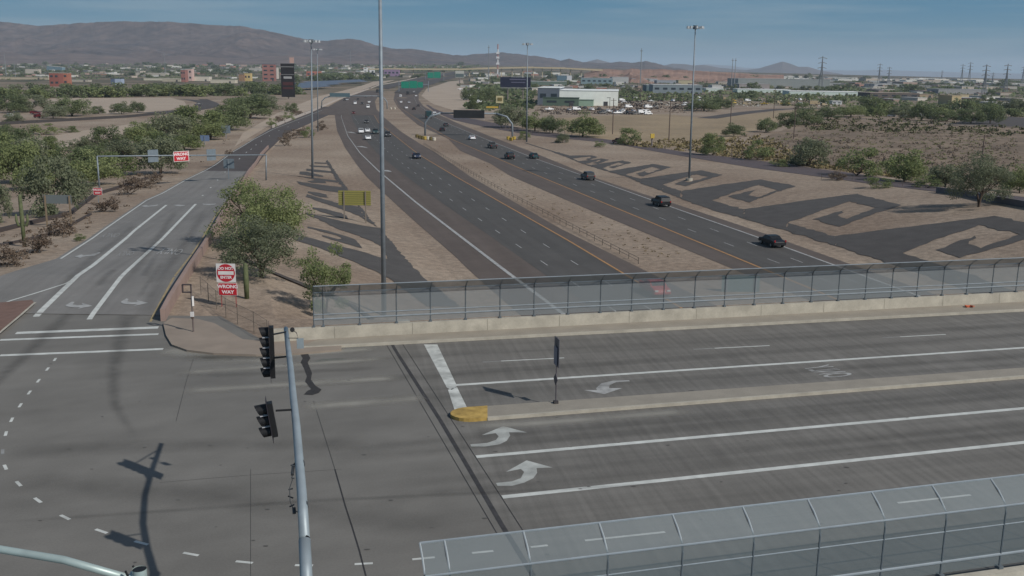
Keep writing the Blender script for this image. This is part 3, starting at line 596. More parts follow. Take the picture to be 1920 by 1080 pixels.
low_wall('bank_drain', [(432, 476), (470, 494), (505, 512), (545, 528), (580, 543), (640, 566), (690, 590), (740, 612)], .2, .35, mat('dark_stone', (.07, .06, .055), .9, noise=.2), 'dark stone edging running down the bank behind the wrong way sign', 'edging')
# ------------------------------------------------------------------ gravel patterns on the banks
C6 = lambda P: [(380 + a / 4, 270 + b / 4) for a, b in P]
spine_r = [(614, 300), (620, 308), (628, 320), (638, 336), (650, 352), (667, 376), (684, 398), (704, 422), (722, 440), (738, 458), (757, 480), (774, 500), (795, 522), (830, 548), (862, 575)]
spine_l = [(800, 575), (760, 545), (740, 524), (727, 487), (714, 464), (711, 428), (684, 412), (672, 388), (655, 363), (640, 350), (629, 336), (621, 320), (611, 302)]
left_polys = [spine_r + spine_l,
    [(553, 440), (571, 444), (634, 461), (678, 472), (712, 483), (728, 487), (760, 546), (740, 530), (712, 513), (664, 491), (610, 470), (586, 461), (553, 451)],
    [(577, 425), (610, 432), (641, 441), (665, 449), (674, 458), (679, 466), (668, 463), (634, 453), (605, 444), (604, 441), (634, 449), (640, 446), (632, 442), (600, 434), (577, 428)],
    [(575, 399), (595, 404), (623, 411), (664, 420), (678, 423), (713, 428), (714, 464), (701, 454), (664, 440), (634, 430), (591, 409), (575, 403)],
    [(586, 389), (610, 392), (632, 398), (648, 404), (655, 412), (640, 409), (610, 400), (586, 392)],
    [(575, 364), (588, 368), (633, 381), (655, 385), (673, 388), (685, 412), (668, 403), (635, 391), (591, 376), (575, 370)],
    [(577, 359), (600, 362), (613, 366), (616, 371), (600, 370), (577, 362)], [(555, 340), (590, 345), (629, 350), (650, 352), (656, 364), (633, 361), (599, 356), (562, 346)],
    [(576, 340), (598, 337), (611, 340), (612, 344), (585, 343)], [(562, 322), (575, 322), (607, 330), (605, 332), (575, 329), (562, 327)], [(574, 316.5), (590, 318), (624, 321.5), (626, 324.5), (607, 323.5), (590, 322.5), (574, 320)],
    [(580, 310), (616, 312), (618, 314.5), (582, 313)], [(590, 304.5), (612, 305.5), (613, 307.5), (590, 306.5)], [(555, 330), (600, 335), (632, 339), (634, 343), (600, 339)]]
def ragged(P, step=1.2, amp=.16):
    P = [np.array(p[:2], float) for p in P]; out = []
    for a, b_ in zip(P, P[1:] + P[:1]):
        L9 = np.linalg.norm(b_ - a); n = min(40, max(1, int(L9 / step))); e = (b_ - a) / (L9 + 1e-9); nn_ = np.array([-e[1], e[0]])
        out += [a + (b_ - a) * k / n + (nn_ * rng.normal() * amp if k else 0) for k in range(n)]
    return out
struct(drape('gravel_pattern', [ragged(pp(p), 1., .12) for p in left_polys], DGRAV, .05, 1.5))
c1040 = lambda P: [(1040 + a / 5.333, 260 + b / 5.333) for a, b in P]
low = [(1040, 286), (1087, 305), (1121, 316.5), (1171, 330), (1209, 347), (1246, 360), (1274, 372), (1321, 390), (1396, 411), (1470, 431), (1549, 456), (1633, 483), (1720, 512), (1800, 540), (1900, 575)]
lx = lambda x: (x, float(np.interp(x, [p[0] for p in low], [p[1] for p in low])))
teeth = [  # V0, A, B, I1, I2, I3, I4, I5, I6, I7, I8, V1
    [(1066, 292), (1109, 291.5), (1121, 294.5), (1104, 300), (1098, 299), (1109, 295.5), None, None, None, (1106, 293.5), (1074, 297.5), (1085, 302.5)],
    [(1085, 302.7), (1128, 297.5), (1143, 299.6), (1121, 307.8), (1111, 306), (1125, 302), None, None, None, (1127, 299.8), (1098, 307.5), (1107, 309.7)],
    [(1107.5, 309.7), (1167.5, 301), (1184, 305), (1149.7, 316), (1141, 313.4), (1160, 309), (1155, 311), (1160, 311.6), (1170, 307), (1160, 304.5), (1131, 315), (1141, 321)],
    [(1141, 321), (1224.7, 307.5), (1258.4, 313.8), (1206, 331), (1192, 326), (1217, 319), (1209.7, 322.8), (1217, 324.7), (1237.8, 317), (1222, 313), (1173, 328), (1201, 336)],
    [(1201, 336), (1314.7, 319.6), (1355, 328.4), (1285.6, 349.6), (1265, 345), (1289, 337), (1284, 341), (1292, 342), (1329, 332), (1305, 327), (1242.5, 346.6), (1278, 358.4)],
    [(1278, 358.4), (1426.7, 336.7), (1493, 349), (1405, 380), (1365, 369), (1418, 356), (1403, 366), (1421.7, 370), (1458, 356.7), (1423, 346.7), (1335, 376), (1395, 392.7)],
    [(1395, 392.7), (1608, 363.6), (1690, 385), (1574, 425.6), (1523.6, 411.5), (1584, 394), (1571, 404.5), (1588, 410.7), (1642, 390), (1594, 377.7), (1477, 418.5), (1566, 443)],
    [(1566, 443), (1864, 405), (1990, 432), (1800, 484), (1754, 469), (1827.6, 442.5), (1816, 458), (1839, 466), (1912, 440), (1836, 422), (1692.5, 475), (1800, 510)]]
rp = []
for t in teeth:
    pts = [p for p in t[:11] if p]; V1 = t[11]
    rp.append(pts + [lx(t[10][0]), lx(t[0][0])]); rp.append([t[10], V1, lx(V1[0]), lx(t[10][0])])
rp.append([(1035, 283), (1066, 291), (1066, 294), lx(1066), (1035, 285)]); rp.append([(1800, 510), (1900, 545), (1930, 585), (1900, 578), lx(1800)])
struct(drape('gravel_pattern', [ragged(pp(p)) for p in rp], DGRAV, .05, 2.))
b = MB(); strip(b, G((985, 268), (1010, 276), (1040, 285)), .7, .05, None, 3); struct(b.build('gravel_line', DGRAV))
# sandy lots and fields
FIELD = mat('dry_grass_field', (.27, .205, .13), .95, noise=.16, scale=.03, detail=8, fine=.14, fscale=.5)
PALES = mat('pale_sandy_lot', (.36, .29, .225), .95, noise=.08, scale=.03, detail=6, fine=.08, fscale=.6)
SCRUB = mat('purple_brown_scrub_soil', (.185, .138, .098), .95, noise=.3, scale=.05, detail=8, fine=.22, fscale=.5)
struct(drape('field', [pp([(1040, 222), (1130, 217), (1250, 214), (1330, 223), (1460, 208), (1560, 205), (1480, 222), (1400, 250), (1330, 275), (1250, 276), (1130, 262), (1060, 250)])], FIELD, .03, 8))
struct(drape('scrub_field', [pp([(1420, 262), (1500, 232), (1580, 222), (1700, 230), (1960, 244), (1960, 365), (1760, 346), (1613, 324), (1480, 305), (1350, 290)])], SCRUB, .03, 8))
struct(drape('sandy_lot', [pp([(60, 190), (110, 184), (320, 183), (345, 190), (350, 197), (320, 206), (270, 211), (180, 214), (130, 205)]), pp([(0, 262), (60, 262), (150, 246), (300, 225), (420, 206), (460, 200), (440, 212), (300, 245), (180, 258), (100, 285), (60, 300)])], PALES, .03, 8))
struct(drape('sandy_verge', [pp([(790, 180), (800, 166), (840, 153), (868, 150), (872, 165), (880, 185), (920, 200), (900, 213), (850, 207), (812, 195)]), pp([(600, 180), (680, 160), (700, 153), (740, 150), (700, 161), (640, 184), (560, 215), (500, 238), (440, 275), (455, 250), (520, 212)])], PALES, .04, 8))
# ================================================================== THINGS
def lp(P, th):           # world point -> local of an unrotated thing
    return tuple(Vector([float(q) for q in P]) - th.location)
# ------------------------------------------------------------------ parapets and screens on the bridge
FMESH = glass_mesh_mat('screen_mesh', (.235, .26, .27), .66); FMESHD = glass_mesh_mat('screen_mesh_near', (.19, .225, .235), .52)
def s_at_px(A, d, px, z):
    ss = np.linspace(-5, 120, 1500); xs = np.array([to_px((*(A + d * s), z))[0] for s in ss]); return float(np.interp(px, xs, ss))
def parapet(name, A, d, n, s0, s1, label):
    th = thing(name, label, 'parapet', (*(A + d * s0), 0)); mb = MB(); P = lambda s, o, z: lp((*(A + d * s + n * o), z), th)
    L0 = [P(s0, 0, .05), P(s0, .38, .05), P(s0, .34, .86), P(s0, .04, .86)]; L1 = [P(s1, 0, .05), P(s1, .38, .05), P(s1, .34, .86), P(s1, .04, .86)]
    mb.add(L0 + L1, [(0, 1, 2, 3), (7, 6, 5, 4), (0, 4, 5, 1), (1, 5, 6, 2), (2, 6, 7, 3), (3, 7, 4, 0)]); mb.build('wall_body', CONC, th, fixn=True)
    jb = MB(); s = s0 + 4
    while s < s1:
        q = [P(s, -.003, .16), P(s + .03, -.003, .16), P(s + .03, .037, .855), P(s, .037, .855)]; jb.add(q, [(0, 1, 2, 3)]); s += 4.75
    jb.build('joint', mat('concrete_joint', (.2, .185, .15), .9), th); return th
def screen(name, A, d, n, posts, label, ms, dist0=.19, hb=3.0, ht=3.55, lean=.78, fr=.035, rails=((1.33, .05), (1.62, .035)), am=None):
    th = thing(name, label, 'fence', (*(A + d * posts[0] + n * dist0), .86)); P = lambda s, o, z: lp((*(A + d * s + n * (dist0 + o)), z), th)
    prof = [(0, .86), (0, hb - .25), (-.06, hb), (-lean * .5, (hb + ht) / 2 + .04), (-lean, ht)]
    for s in posts:
        mb = MB(); mb.tube([P(s, o, z) for o, z in prof[:3]], fr, 6); mb.box(P(s, 0, .9), (.16, .22, .1), ROADANG); po = mb.build('post', FPOST, th); MB().tube([P(s, o, z) for o, z in prof[2:]], fr * .95, 6).build('overhang_arm', am or FPOST, po)
    s0, s1 = posts[0], posts[-1]
    for (o, z, r_) in ((-lean, ht, .032), (0, hb - .02, .032)) + tuple((0, z, r_) for z, r_ in rails):
        mb = MB(); mb.tube([P(s0, o, z), P(s1, o, z)], r_, 6); mb.build('rail', mat('rail_steel', (.27, .305, .33), .5, .3, noise=.1, scale=2), th)
    mb = MB(); q = [(0, .95), (0, hb), (-lean, ht)]
    for (o0, z0), (o1, z1) in zip(q[:-1], q[1:]): mb.add([P(s0, o0, z0), P(s1, o0, z0), P(s1, o1, z1), P(s0, o1, z1)], [(0, 1, 2, 3)])
    mb.build('mesh_panel', ms, th); return th
parapet('parapet_wall', nA, nd, nn, 0, 120, 'long pale concrete parapet beneath the fence on the far side of the bridge')
pxs = [588, 606, 674.5, 744, 808, 874, 939, 1003, 1067, 1128, 1187, 1247, 1305, 1362, 1418, 1472, 1525, 1576, 1627, 1676, 1724, 1772, 1818, 1865, 1911]
ps = [s_at_px(nA, nd, x, 1.9) for x in pxs]; ps += [ps[-1] + 2.5 * k for k in range(1, 12)]
screen('bridge_fence', nA, nd, nn, ps, 'grey mesh fence with curved top along the far side of the bridge over the freeway', FMESH)
parapet('parapet_wall', sA, sd, -sn, -.5, 115, 'concrete parapet under the mesh fence at the bottom right corner')
pxs = [787, 833, 981, 1123, 1260.6, 1392, 1514, 1634, 1747, 1857]
ps = [s_at_px(sA + sn * .8, sd, x, 3.55) for x in pxs]; ps += [ps[-1] + 2.05 * k for k in range(1, 25)]
screen('bridge_fence', sA, sd, -sn, ps, 'grey mesh fence with inward leaning top at the bottom right, nearest the camera', FMESHD, 0., lean=-0 + .8, fr=.03, rails=((2.35, .02), (1.33, .045)), am=mat('sunlit_overhang_arm', (.36, .39, .40), .5, .2))  # arms coloured lighter than their posts, a painted sun highlight
# wing wall slab at the fence end
q = [at_z(505, 612, .9), at_z(575, 610, .9)]
# ------------------------------------------------------------------ signal mast arms
STEEL = mat('mast_arm_steel', (.27, .31, .33), .5, .3, noise=.1, scale=2.2, detail=6)
STEELG = mat('greenish_galvanised_steel', (.36, .43, .41), .45, .3, noise=.12, scale=2.5, detail=6)
def P_at(px, py, y):
    d = ray(px, py); t = y / d[1]; return np.array([0, 0, HC]) + d * t
def shead(parent_loc, n, yaw, label, tilt=0., name='traffic_signal', s=1.):
    """vertical head with n sections facing -x before yaw; hung at its centre"""
    th = thing(name, label, 'traffic light', parent_loc); th.rotation_euler = (tilt, 0, yaw); h = .345 * s; H = n * h
    mb = MB(); mb.box((0, 0, 0), (.17, .3 * s, H)); mb.build('housing', BLK, th)
    mb = MB(); mb.box((-.07, 0, 0), (.012, .56 * s, H + .26)); mb.build('backplate', mat('dark_backplate', (.028, .024, .032), .7), th)
    for k in range(n):
        z = H / 2 - h * (k + .5); v = []; f = []; m_ = 12
        for j in range(m_ + 1):
            a = math.radians(-55 + 290 * j / m_); r_ = .16 * s
            for (x, dr) in ((-.09, 0), (-.42 + .12 * (1 - math.sin(a)) / 2, 0)): v.append((x, math.cos(a) * (r_ + dr), z + math.sin(a) * (r_ + dr)))
        for j in range(m_): f.append((2 * j, 2 * j + 1, 2 * j + 3, 2 * j + 2))
        vb = MB().add(v, f).build('visor', BLK, th, smooth=True)
        mb = MB(); mb.tube([(-.088, 0, z), (-.12, 0, z)], .125 * s, 14); mb.build('lens', mat(['red_lens', 'amber_lens', 'green_lens', 'amber_lens', 'green_lens'][k], [(.09, .01, .01), (.1, .05, .01), (.01, .06, .045), (.1, .05, .01), (.01, .06, .045)][k], .25), th)
        mb = MB(); mb.box((-.19, 0, z - h / 2 + .005), (.24, .24 * s, .022)) if k < n - 1 else None
        if k < n - 1: mb.build('visor_glare', mat('pale_visor_glare', (.42, .42, .44), .4), th)  # pale slab paints the glare of sunlit visor tops
    return th
armP = [P_at(536, 616, 35.7), P_at(540, 650, 32.8), P_at(545, 690, 30.2), P_at(550, 745, 28), P_at(556, 800, 26.5), P_at(566, 925, 24.), P_at(571, 1010, 22.5)]
tipz = armP[0][2]
th = thing('mast_arm', 'long grey traffic signal mast arm reaching over the intersection from the bottom of the picture', 'mast arm', (-4.4, 21.2, 0))
MB().tube([lp(p, th) for p in armP], [.082, .09, .097, .105, .113, .128, .135], 16).build('arm_tube', STEEL, th, smooth=True)
low_ = [P_at(571, 1012, 22.48), P_at(574, 1075, 21.8), P_at(577, 1130, 21.4), P_at(579, 1180, 21.2)]
MB().tube([lp(p, th) for p in low_], [.146, .15, .155, .16], 16).build('arm_sleeve', STEEL, th, smooth=True)
MB().tube([lp(low_[0] + np.array([0, .02, 0]), th), lp(low_[0] + np.array([.0, .03, 0.002]), th)], [.14, .14], 16).build('sleeve_mouth', BLK, th)
q9 = low_[3]; MB().tube([lp((q9[0] + .05, q9[1] - .05, 0), th), lp(q9, th)], [.19, .16], 16).build('mast_pole', STEEL, th, smooth=True)
for px_, py_, y_ in ((562, 870, 25.1), (568, 948, 23.6)):
    p = P_at(px_, py_, y_); d_ = armP[5] - armP[4]; d_ /= np.linalg.norm(d_); MB().tube([lp(p - d_ * .06, th), lp(p + d_ * .06, th)], .137, 16).build('band', mat('dark_strap', (.08, .085, .09), .5, .5), th)
# small conduit bracket hanging beside the arm
bk = MB(); pts = [P_at(552, 868, 25.1), P_at(547, 880, 25.), P_at(548, 900, 24.5), P_at(543, 915, 24.2), P_at(544, 940, 23.9), P_at(550, 955, 23.7), P_at(558, 960, 23.5)]
bk.tube([lp(p, th) for p in pts], .012, 5); 
for a_, b_ in (((545, 872), (553, 874)), ((541, 918), (549, 916)), ((540, 930), (550, 934)), ((543, 950), (552, 946)), ((546, 895), (552, 897))): bk.tube([lp(P_at(*a_, 24.3), th), lp(P_at(*b_, 24.3), th)], .02, 5)
bk.tube([lp(P_at(550, 872, 25.1), th), lp(P_at(548, 890, 24.7), th)], .045, 6); bk.tube([lp(P_at(551, 952, 23.7), th), lp(P_at(552, 963, 23.6), th)], .05, 6); bk.build('cable_bracket', mat('dark_bracket', (.06, .065, .07), .6, .4), th)
def bracket(a, b_): MB().tube([lp(a, th), lp(b_, th)], .032, 6).build('head_bracket', BLK, th)
h1 = P_at(510, 660, 33); shead(h1, 5, R(14), 'five section black traffic signal at the tip of the mast arm', 0, s=1.06)
bracket(P_at(512, 627, 33), P_at(538, 622, 35)); bracket(P_at(514, 671, 32.4), P_at(542, 668, 31.6))
h2 = P_at(510, 786, 27); hh = shead(h2, 3, R(12), 'three section black traffic signal lower on the mast arm, below the five section one', 0, s=.98); hh.rotation_euler = (R(-2), R(-8), R(14))
bracket(P_at(517, 770, 27.1), P_at(552, 768, 27.3))
MB().tube([lp(P_at(548, 618, 33.6), th), lp(P_at(548.1, 618.5, 33.7), th)], .085, 10).build('detector_ball', BLK, th)
pp1, pp2 = P_at(557, 632, 33.5), P_at(562, 634, 33.4); MB().tube([lp(P_at(549, 619, 33.6), th), lp(P_at(556, 624, 33.6), th), lp(P_at(559, 634, 33.5), th), lp(P_at(540, 634, 33.5), th)], .014, 5).build('cable', BLK, th)
MB().box(lp(P_at(563, 644, 33.4), th), (.24, .05, .36), R(15)).build('antenna_panel', STEEL, th)
# second arm, bottom left
p0 = P_at(262, 1078, 16.3); th = thing('mast_arm', 'pale greenish mast arm at the bottom left corner joined to the top of its pole', 'mast arm', (p0[0], p0[1], 0))
MB().tube([(0, 0, 0), (0, 0, p0[2] + .12)], [.15, .125], 16, cap=False).build('mast_pole', STEELG, th, smooth=True)
MB().tube([(0, 0, p0[2] + .115), (0, 0, p0[2] + .1)], [.11, .11], 12).build('pole_mouth', BLK, th)
a2 = [np.array([p0[0] - .1, p0[1], p0[2] - .1]), P_at(120, 1050, 16.4), P_at(0, 1030, 16.6), P_at(-300, 980, 17.2)]
MB().tube([lp(p, th) for p in a2], [.07, .072, .07, .065], 16).build('arm_tube', STEELG, th, smooth=True)
MB().box((-.15, 0, p0[2] - .12), (.07, .24, .26), R(10)).build('flange', STEELG, th)
MB().tube([(-.16, -.1, p0[2] - .02), (-.2, -.12, p0[2] + .14)], .02, 5).build('bolt', BLK, th); MB().tube([(-.1, .1, p0[2] - .02), (-.16, .12, p0[2] + .12)], .02, 5).build('bolt', BLK, th)
# ------------------------------------------------------------------ signs
def lettering(txt, size, mt, th, loc, rot, name='lettering', sx=1., bold=.02):
    me = text_mesh(txt, size, bold * size); 
    for v in me.vertices: v.co.x *= sx
    me.materials.clear(); me.materials.append(mt); o = bpy.data.objects.new(name, me); COL.objects.link(o); o.parent = th; o.location = loc; o.rotation_euler = rot; return o
def frame_from(px, py, flatz=None):
    p = at_z(px, py, flatz) if flatz is not None else at(px, py); return p, p[1] / FPX     # metres per pixel
# DO NOT ENTER / WRONG WAY
p, mpp = frame_from(431, 576); th = thing('wrong_way_sign', 'white square do not enter sign above a red wrong way panel by the fence', 'road sign', p)
X = lambda px: (px - 431) * mpp; Z_ = lambda py: (to_px(p)[1] - py) * mpp * 1.02
for px_ in (415.5, 443.5): MB().box((X(px_), .03, Z_(545) / 2), (.06, .05, Z_(545))).build('post', mat('red_sign_post', (.3, .09, .08), .6), th)
def panel(th, x0, x1, z0, z1, y, mt, name='panel', t=.02, rim=None):
    MB().box(((x0 + x1) / 2, y, (z0 + z1) / 2), (abs(x1 - x0), t, abs(z1 - z0))).build(name, mt, th)
panel(th, X(408.5), X(445.5), Z_(527.5), Z_(492), -.03, WHT, 'square_panel'); panel(th, X(411), X(447), Z_(553), Z_(529), -.03, WHT, 'lower_panel'); panel(th, X(411.8), X(446.2), Z_(552.3), Z_(529.7), -.045, RED, 'red_field', .012)
cx, cz, rr_ = X(427), (Z_(527.5) + Z_(492)) / 2, X(444.3) - X(427)
MB().tube([(cx, -.042, cz), (cx, -.052, cz)], rr_, 40).build('red_disc', RED, th); panel(th, cx - rr_ * .86, cx + rr_ * .86, cz - rr_ * .2, cz + rr_ * .2, -.056, WHT, 'white_bar', .008)
wl = mat('sign_lettering', (.7, .62, .62), .6)
lettering('DO NOT', rr_ * .42, wl, th, (cx, -.062, cz + rr_ * .5), (R(90), 0, 0), bold=.04); lettering('ENTER', rr_ * .42, wl, th, (cx, -.062, cz - rr_ * .5), (R(90), 0, 0), bold=.04)
lettering('WRONG', rr_ * .52, wl, th, (X(429.2), -.06, Z_(536)), (R(90), 0, 0), sx=1.1, bold=.04); lettering('WAY', rr_ * .52, wl, th, (X(429.2), -.06, Z_(546.5)), (R(90), 0, 0), sx=1.1, bold=.04)
# gantry over the ramp with WRONG WAY panel
pl_, pr_ = at(187, 360), at(499, 338); th = thing('sign_gantry', 'grey pipe gantry spanning the off ramp with a red wrong way panel', 'gantry', pl_)
ytop = pl_[1]; mpp = pl_[1] / FPX; t1_, t2_ = P_at(182, 293, pl_[1]), P_at(499, 290.5, pr_[1])
MB().tube([(0, 0, 0), lp(t1_, th)], [.15, .12], 10).build('post', GALV, th, smooth=True); MB().tube([lp(pr_, th), lp(t2_, th)], [.15, .12], 10).build('post', GALV, th, smooth=True)
MB().tube([lp(t1_, th), lp((t1_ + t2_) / 2 + np.array([0, 0, .02]), th), lp(t2_, th)], .12, 10).build('beam', GALV, th, smooth=True)
def beam_pt(px):
    uu = np.linspace(-.02, 1.02, 400); xs = [to_px(t1_ + (t2_ - t1_) * u)[0] for u in uu]; return t1_ + (t2_ - t1_) * float(np.interp(px, xs, uu))
def gpanel(px0, px1, py0, py1, mt, off=-.2, name='panel', **k):
    c = beam_pt((px0 + px1) / 2); m_ = c[1] / FPX; cy = to_px(c)[1]; ya = math.atan2(t2_[1] - t1_[1], t2_[0] - t1_[0])
    q = np.array([c[0], c[1] + off, c[2] + (cy - (py0 + py1) / 2) * m_]); w, h = float(np.linalg.norm(beam_pt(px1) - beam_pt(px0))), (py1 - py0) * m_
    MB().box(lp(q, th), (w, .04, h), ya).build(name, mt, th); return q, w, h, ya
gpanel(276.5, 296, 281, 304, SBACK, .2, 'sign_back'); gpanel(387, 404, 280, 301, SBACK, .2, 'sign_back')
q, w, h, ya = gpanel(326, 355, 283.5, 302.5, WHT); gpanel(327, 354, 284.5, 301.5, RED, -.235, 'red_field')
for t_, dz in (('WRONG', .2), ('WAY', -.22)): lettering(t_, h * .38, wl, th, lp(q + np.array([0, -.075, h * dz]), th), (R(90), 0, ya), sx=1.15, bold=.04)
# small wrong way sign below left post
p, mpp = frame_from(185, 383); th = thing('wrong_way_sign', 'small red wrong way sign near the left gantry post', 'road sign', p)
hz = (383 - 352) * mpp; MB().box((0, .03, hz / 2), (.07, .05, hz)).build('post', GALV, th); panel(th, -8.3 * mpp, 8.3 * mpp, hz - 13.5 * mpp, hz, -.02, WHT); panel(th, -7.6 * mpp, 7.6 * mpp, hz - 13 * mpp, hz - .6 * mpp, -.035, RED, 'red_field')
lettering('WRONG', 4.6 * mpp, wl, th, (0, -.05, hz - 4 * mpp), (R(90), 0, 0), bold=.04); lettering('WAY', 4.6 * mpp, wl, th, (0, -.05, hz - 9.6 * mpp), (R(90), 0, 0), bold=.04)
def back_sign(px, pyb, x0, x1, y0, y1, posts, label, mt=SBACK, pm=GALV, slats=0, name='guide_sign', yaw=0):
    p, mpp = frame_from(px, pyb); th = thing(name, label, 'road sign', p, yaw); X = lambda a: (a - px) * mpp; Z_ = lambda a: (to_px(p)[1] - a) * mpp
    for a, b_ in posts: pz = p; MB().box((X(a), .06, Z_(y0 + 1) / 2 + (Z_(b_)) / 2), (.16, .14, Z_(y0 + 1) - Z_(b_))).build('post', pm, th)
    panel(th, X(x0), X(x1), Z_(y1), Z_(y0), .17, mt, 'panel')
    for k in range(slats): z = Z_(y0) + (Z_(y1) - Z_(y0)) * (k + .5) / slats; MB().box(((X(x0) + X(x1)) / 2, .13, z), (X(x1) - X(x0) + .02, .05, mpp * .6)).build('stiffener', mat('yellow_green_stiffener', (.4, .36, .09), .5), th)
    return th
back_sign(111, 425, 84, 137.5, 365, 381.5, ((88, 427), (134, 420)), 'wide grey guide sign back on two posts among the shrubs at the left', mat('grey_sign_back', (.17, .19, .19), .5, .3), mat('brown_post', (.2, .15, .1), .7))
back_sign(668, 416, 635, 696, 357, 385, ((645.5, 411), (686, 424)), 'yellow green slatted sign back on two posts above the gravel pattern', mat('olive_sign_back', (.23, .215, .075), .5), mat('dull_post', (.2, .17, .14), .6), 7)
back_sign(429, 338, 420, 440, 298, 316, ((429, 336),), 'small blue grey sign back beside the right gantry post')
back_sign(384, 275, 376, 393, 254, 265, ((384, 272),), 'small blue sign back below the trees left of the ramp', mat('blue_sign_back', (.13, .18, .28), .5))
back_sign(424, 262, 416, 432.5, 236, 250, ((424, 260),), 'small grey blue sign back nearest the palo verde row by the ramp')
back_sign(1390, 548, 1352, 1425, 516, 552, ((1362, 574), (1418, 572)), 'large grey green sign back behind the bridge fence in the right carriageway', mat('teal_sign_back', (.13, .2, .2), .5, .3))
# post-mounted sign on the median, seen edge on, with object marker
p = at_z(1042, 756, .15); th = thing('median_sign', 'sign on the median seen almost edge on with a small marker below', 'road sign', p)
m_ = p[1] / FPX; dirp = np.array([math.cos(R(103)), math.sin(R(103))])
MB().tube([(0, 0, 0), (0, 0, 3.35)], .03, 6).build('post', mat('dark_post', (.1, .09, .1), .6, .3), th); MB().box((0, 0, .06), (.22, .22, .13), R(14)).build('base', mat('dark_base', (.05, .045, .045), .7), th)
MB().box((.0, 0, 2.62), (.035, .76, 1.42), R(14)).build('panel', mat('grey_sign_panel', (.10, .10, .115), .5, .2), th); MB().box((-.06, -.06, 2.45), (.03, .5, .9), R(14)).build('sub_panel', mat('blue_grey_panel', (.17, .18, .23), .5, .2), th)
MB().box((-.03, 0, 1.25), (.03, .4, .5), R(14), R(45)).build('marker', mat('dark_marker', (.09, .08, .09), .6), th)
# pedestrian push-button pole at the corner
p = at_z(363, 622, .12); th = thing('pedestrian_pole', 'slim pedestrian crossing pole with small signs on the sidewalk corner', 'pole', p); m_ = p[1] / FPX
MB().tube([(0, 0, 0), (0, 0, 2.9)], .055, 8).build('pole_shaft', mat('brown_grey_pole', (.16, .13, .12), .6, .2), th); MB().box((.07, -.02, 1.95), (.13, .04, .62), R(50)).build('information_sign', WHT, th)
MB().box((.0, -.08, 1.13), (.2, .12, .3)).build('push_button_box', WHT, th); MB().tube([(0, -.08, .96), (0, -.08, .86)], [.11, .07], 8).build('button_guard', mat('brown_box', (.12, .08, .06), .7), th)
fr_ = MB(); 
for a_, b_, w_, h_ in ((-.26, 2.98, .56, .07), (-.26, 2.5, .56, .07), (-.52, 2.74, .07, .5), (0, 2.74, .07, .5)): fr_.box((a_, 0, b_), (w_, .12, h_))
fr_.build('signal_frame', mat('dark_frame', (.07, .055, .055), .6), th)
# ------------------------------------------------------------------ wire fences
def wire_fence(name, pts, h, label, postsp=3., r_=.025, meshm=None, grp=None, flatz=None):
    P = np.array([at(a, b)[:2] for a, b in pts]); Q, _ = resample(P, postsp); P3 = [np.array([x, y, Ts(x, y)]) for x, y in Q]; th = thing(name, label, 'fence', P3[0], group=grp)
    for q in P3[:100]: MB().tube([lp(q, th), lp(q + np.array([0, 0, h]), th)], r_, 5).build('post', mat('weathered_post', (.13, .11, .09), .8), th)
    for f_ in (.97, .5): MB().tube([lp(q + np.array([0, 0, h * f_]), th) for q in P3], .012 if meshm else .03, 4).build('wire', MATS['weathered_post'], th)
    if meshm:
        mb = MB()
        for a, b_ in zip(P3[:-1], P3[1:]): mb.add([lp(a, th), lp(b_, th), lp(b_ + np.array([0, 0, h]), th), lp(a + np.array([0, 0, h]), th)], [(0, 1, 2, 3)])
        mb.build('mesh_panel', meshm, th)
    return th
LM = glass_mesh_mat('faint_chain_link', (.22, .22, .22), .13)
wire_fence('chain_link_fence', [(377, 552), (404, 578), (437, 604), (472, 620), (502, 640)], 1.35, 'low rusty chain link fence beside the pedestrian pole and wrong way sign', 2.9, meshm=LM)
wire_fence('cable_barrier', [(795, 272), (833, 297), (890, 331), (947, 364), (1063, 425), (1197, 495)], .8, 'thin cable barrier on posts along the freeway median', 3.4, .05)
wire_fence('field_fence', [(940, 240), (1000, 252), (1040, 250), (1100, 258)], 1.4, 'dark rail fence along the frontage road below the mesquite trees', 6, .1)
wire_fence('field_fence', [(1540, 337), (1620, 342), (1700, 351), (1760, 358)], 1.2, 'thin wire fence behind the right bank shrubs', 4, .04)
# orange debris on sidewalk
p = at_z(1817, 576, .15); mb = MB(); 
for k in range(5): a = k * 1.3; mb.box((math.cos(a) * .3 * k / 3, math.sin(a) * .1, .04 + .02 * k), (.5 - .06 * k, .16, .05), a * .4, .2)
o = mb.build('orange_debris', mat('orange_plastic', (.55, .12, .05), .5)); o.location = [float(q_) for q_ in p]; tag(o, 'crumpled orange debris lying on the bridge sidewalk at the right', 'debris')
# ------------------------------------------------------------------ high mast lights
def high_mast(pxb, pyb, pxt, pyt, label, rb=.3, z=None, lamps=True, r_top=.11, ped=False):
    p = at(pxb, pyb) if z is None else at_z(pxb, pyb, z); m_ = p[1] / FPX; top_ = P_at(pxt, pyt, p[1]); th = thing('high_mast_light', label, 'light pole', p, group='high mast lights along the freeway'); t = lp(top_, th)
    MB().tube([(0, 0, 0), t], [rb, r_top], 12).build('pole_shaft', GALV, th, smooth=True)
    if ped: MB().tube([(0, 0, -.3), (0, 0, .55)], .75, 14).build('pedestal', CONC, th)
    if lamps:
        MB().tube([(t[0], t[1], t[2] - .5), (t[0], t[1], t[2] + .25)], .5, 10).build('lamp_ring', FPOST, th)
        for k in range(8):
            a = k * math.pi / 4; c = (t[0] + math.cos(a) * 1.55, t[1] + math.sin(a) * 1.55, t[2] - .1); l = MB(); l.tube([(t[0], t[1], t[2]), c], .05, 5); l.tube([(c[0], c[1], c[2] + .2), (c[0], c[1], c[2] - .3)], [.2, .3], 10); l.build('floodlight', mat('floodlight_shell', (.36, .38, .39), .6, .1), th)
    return th
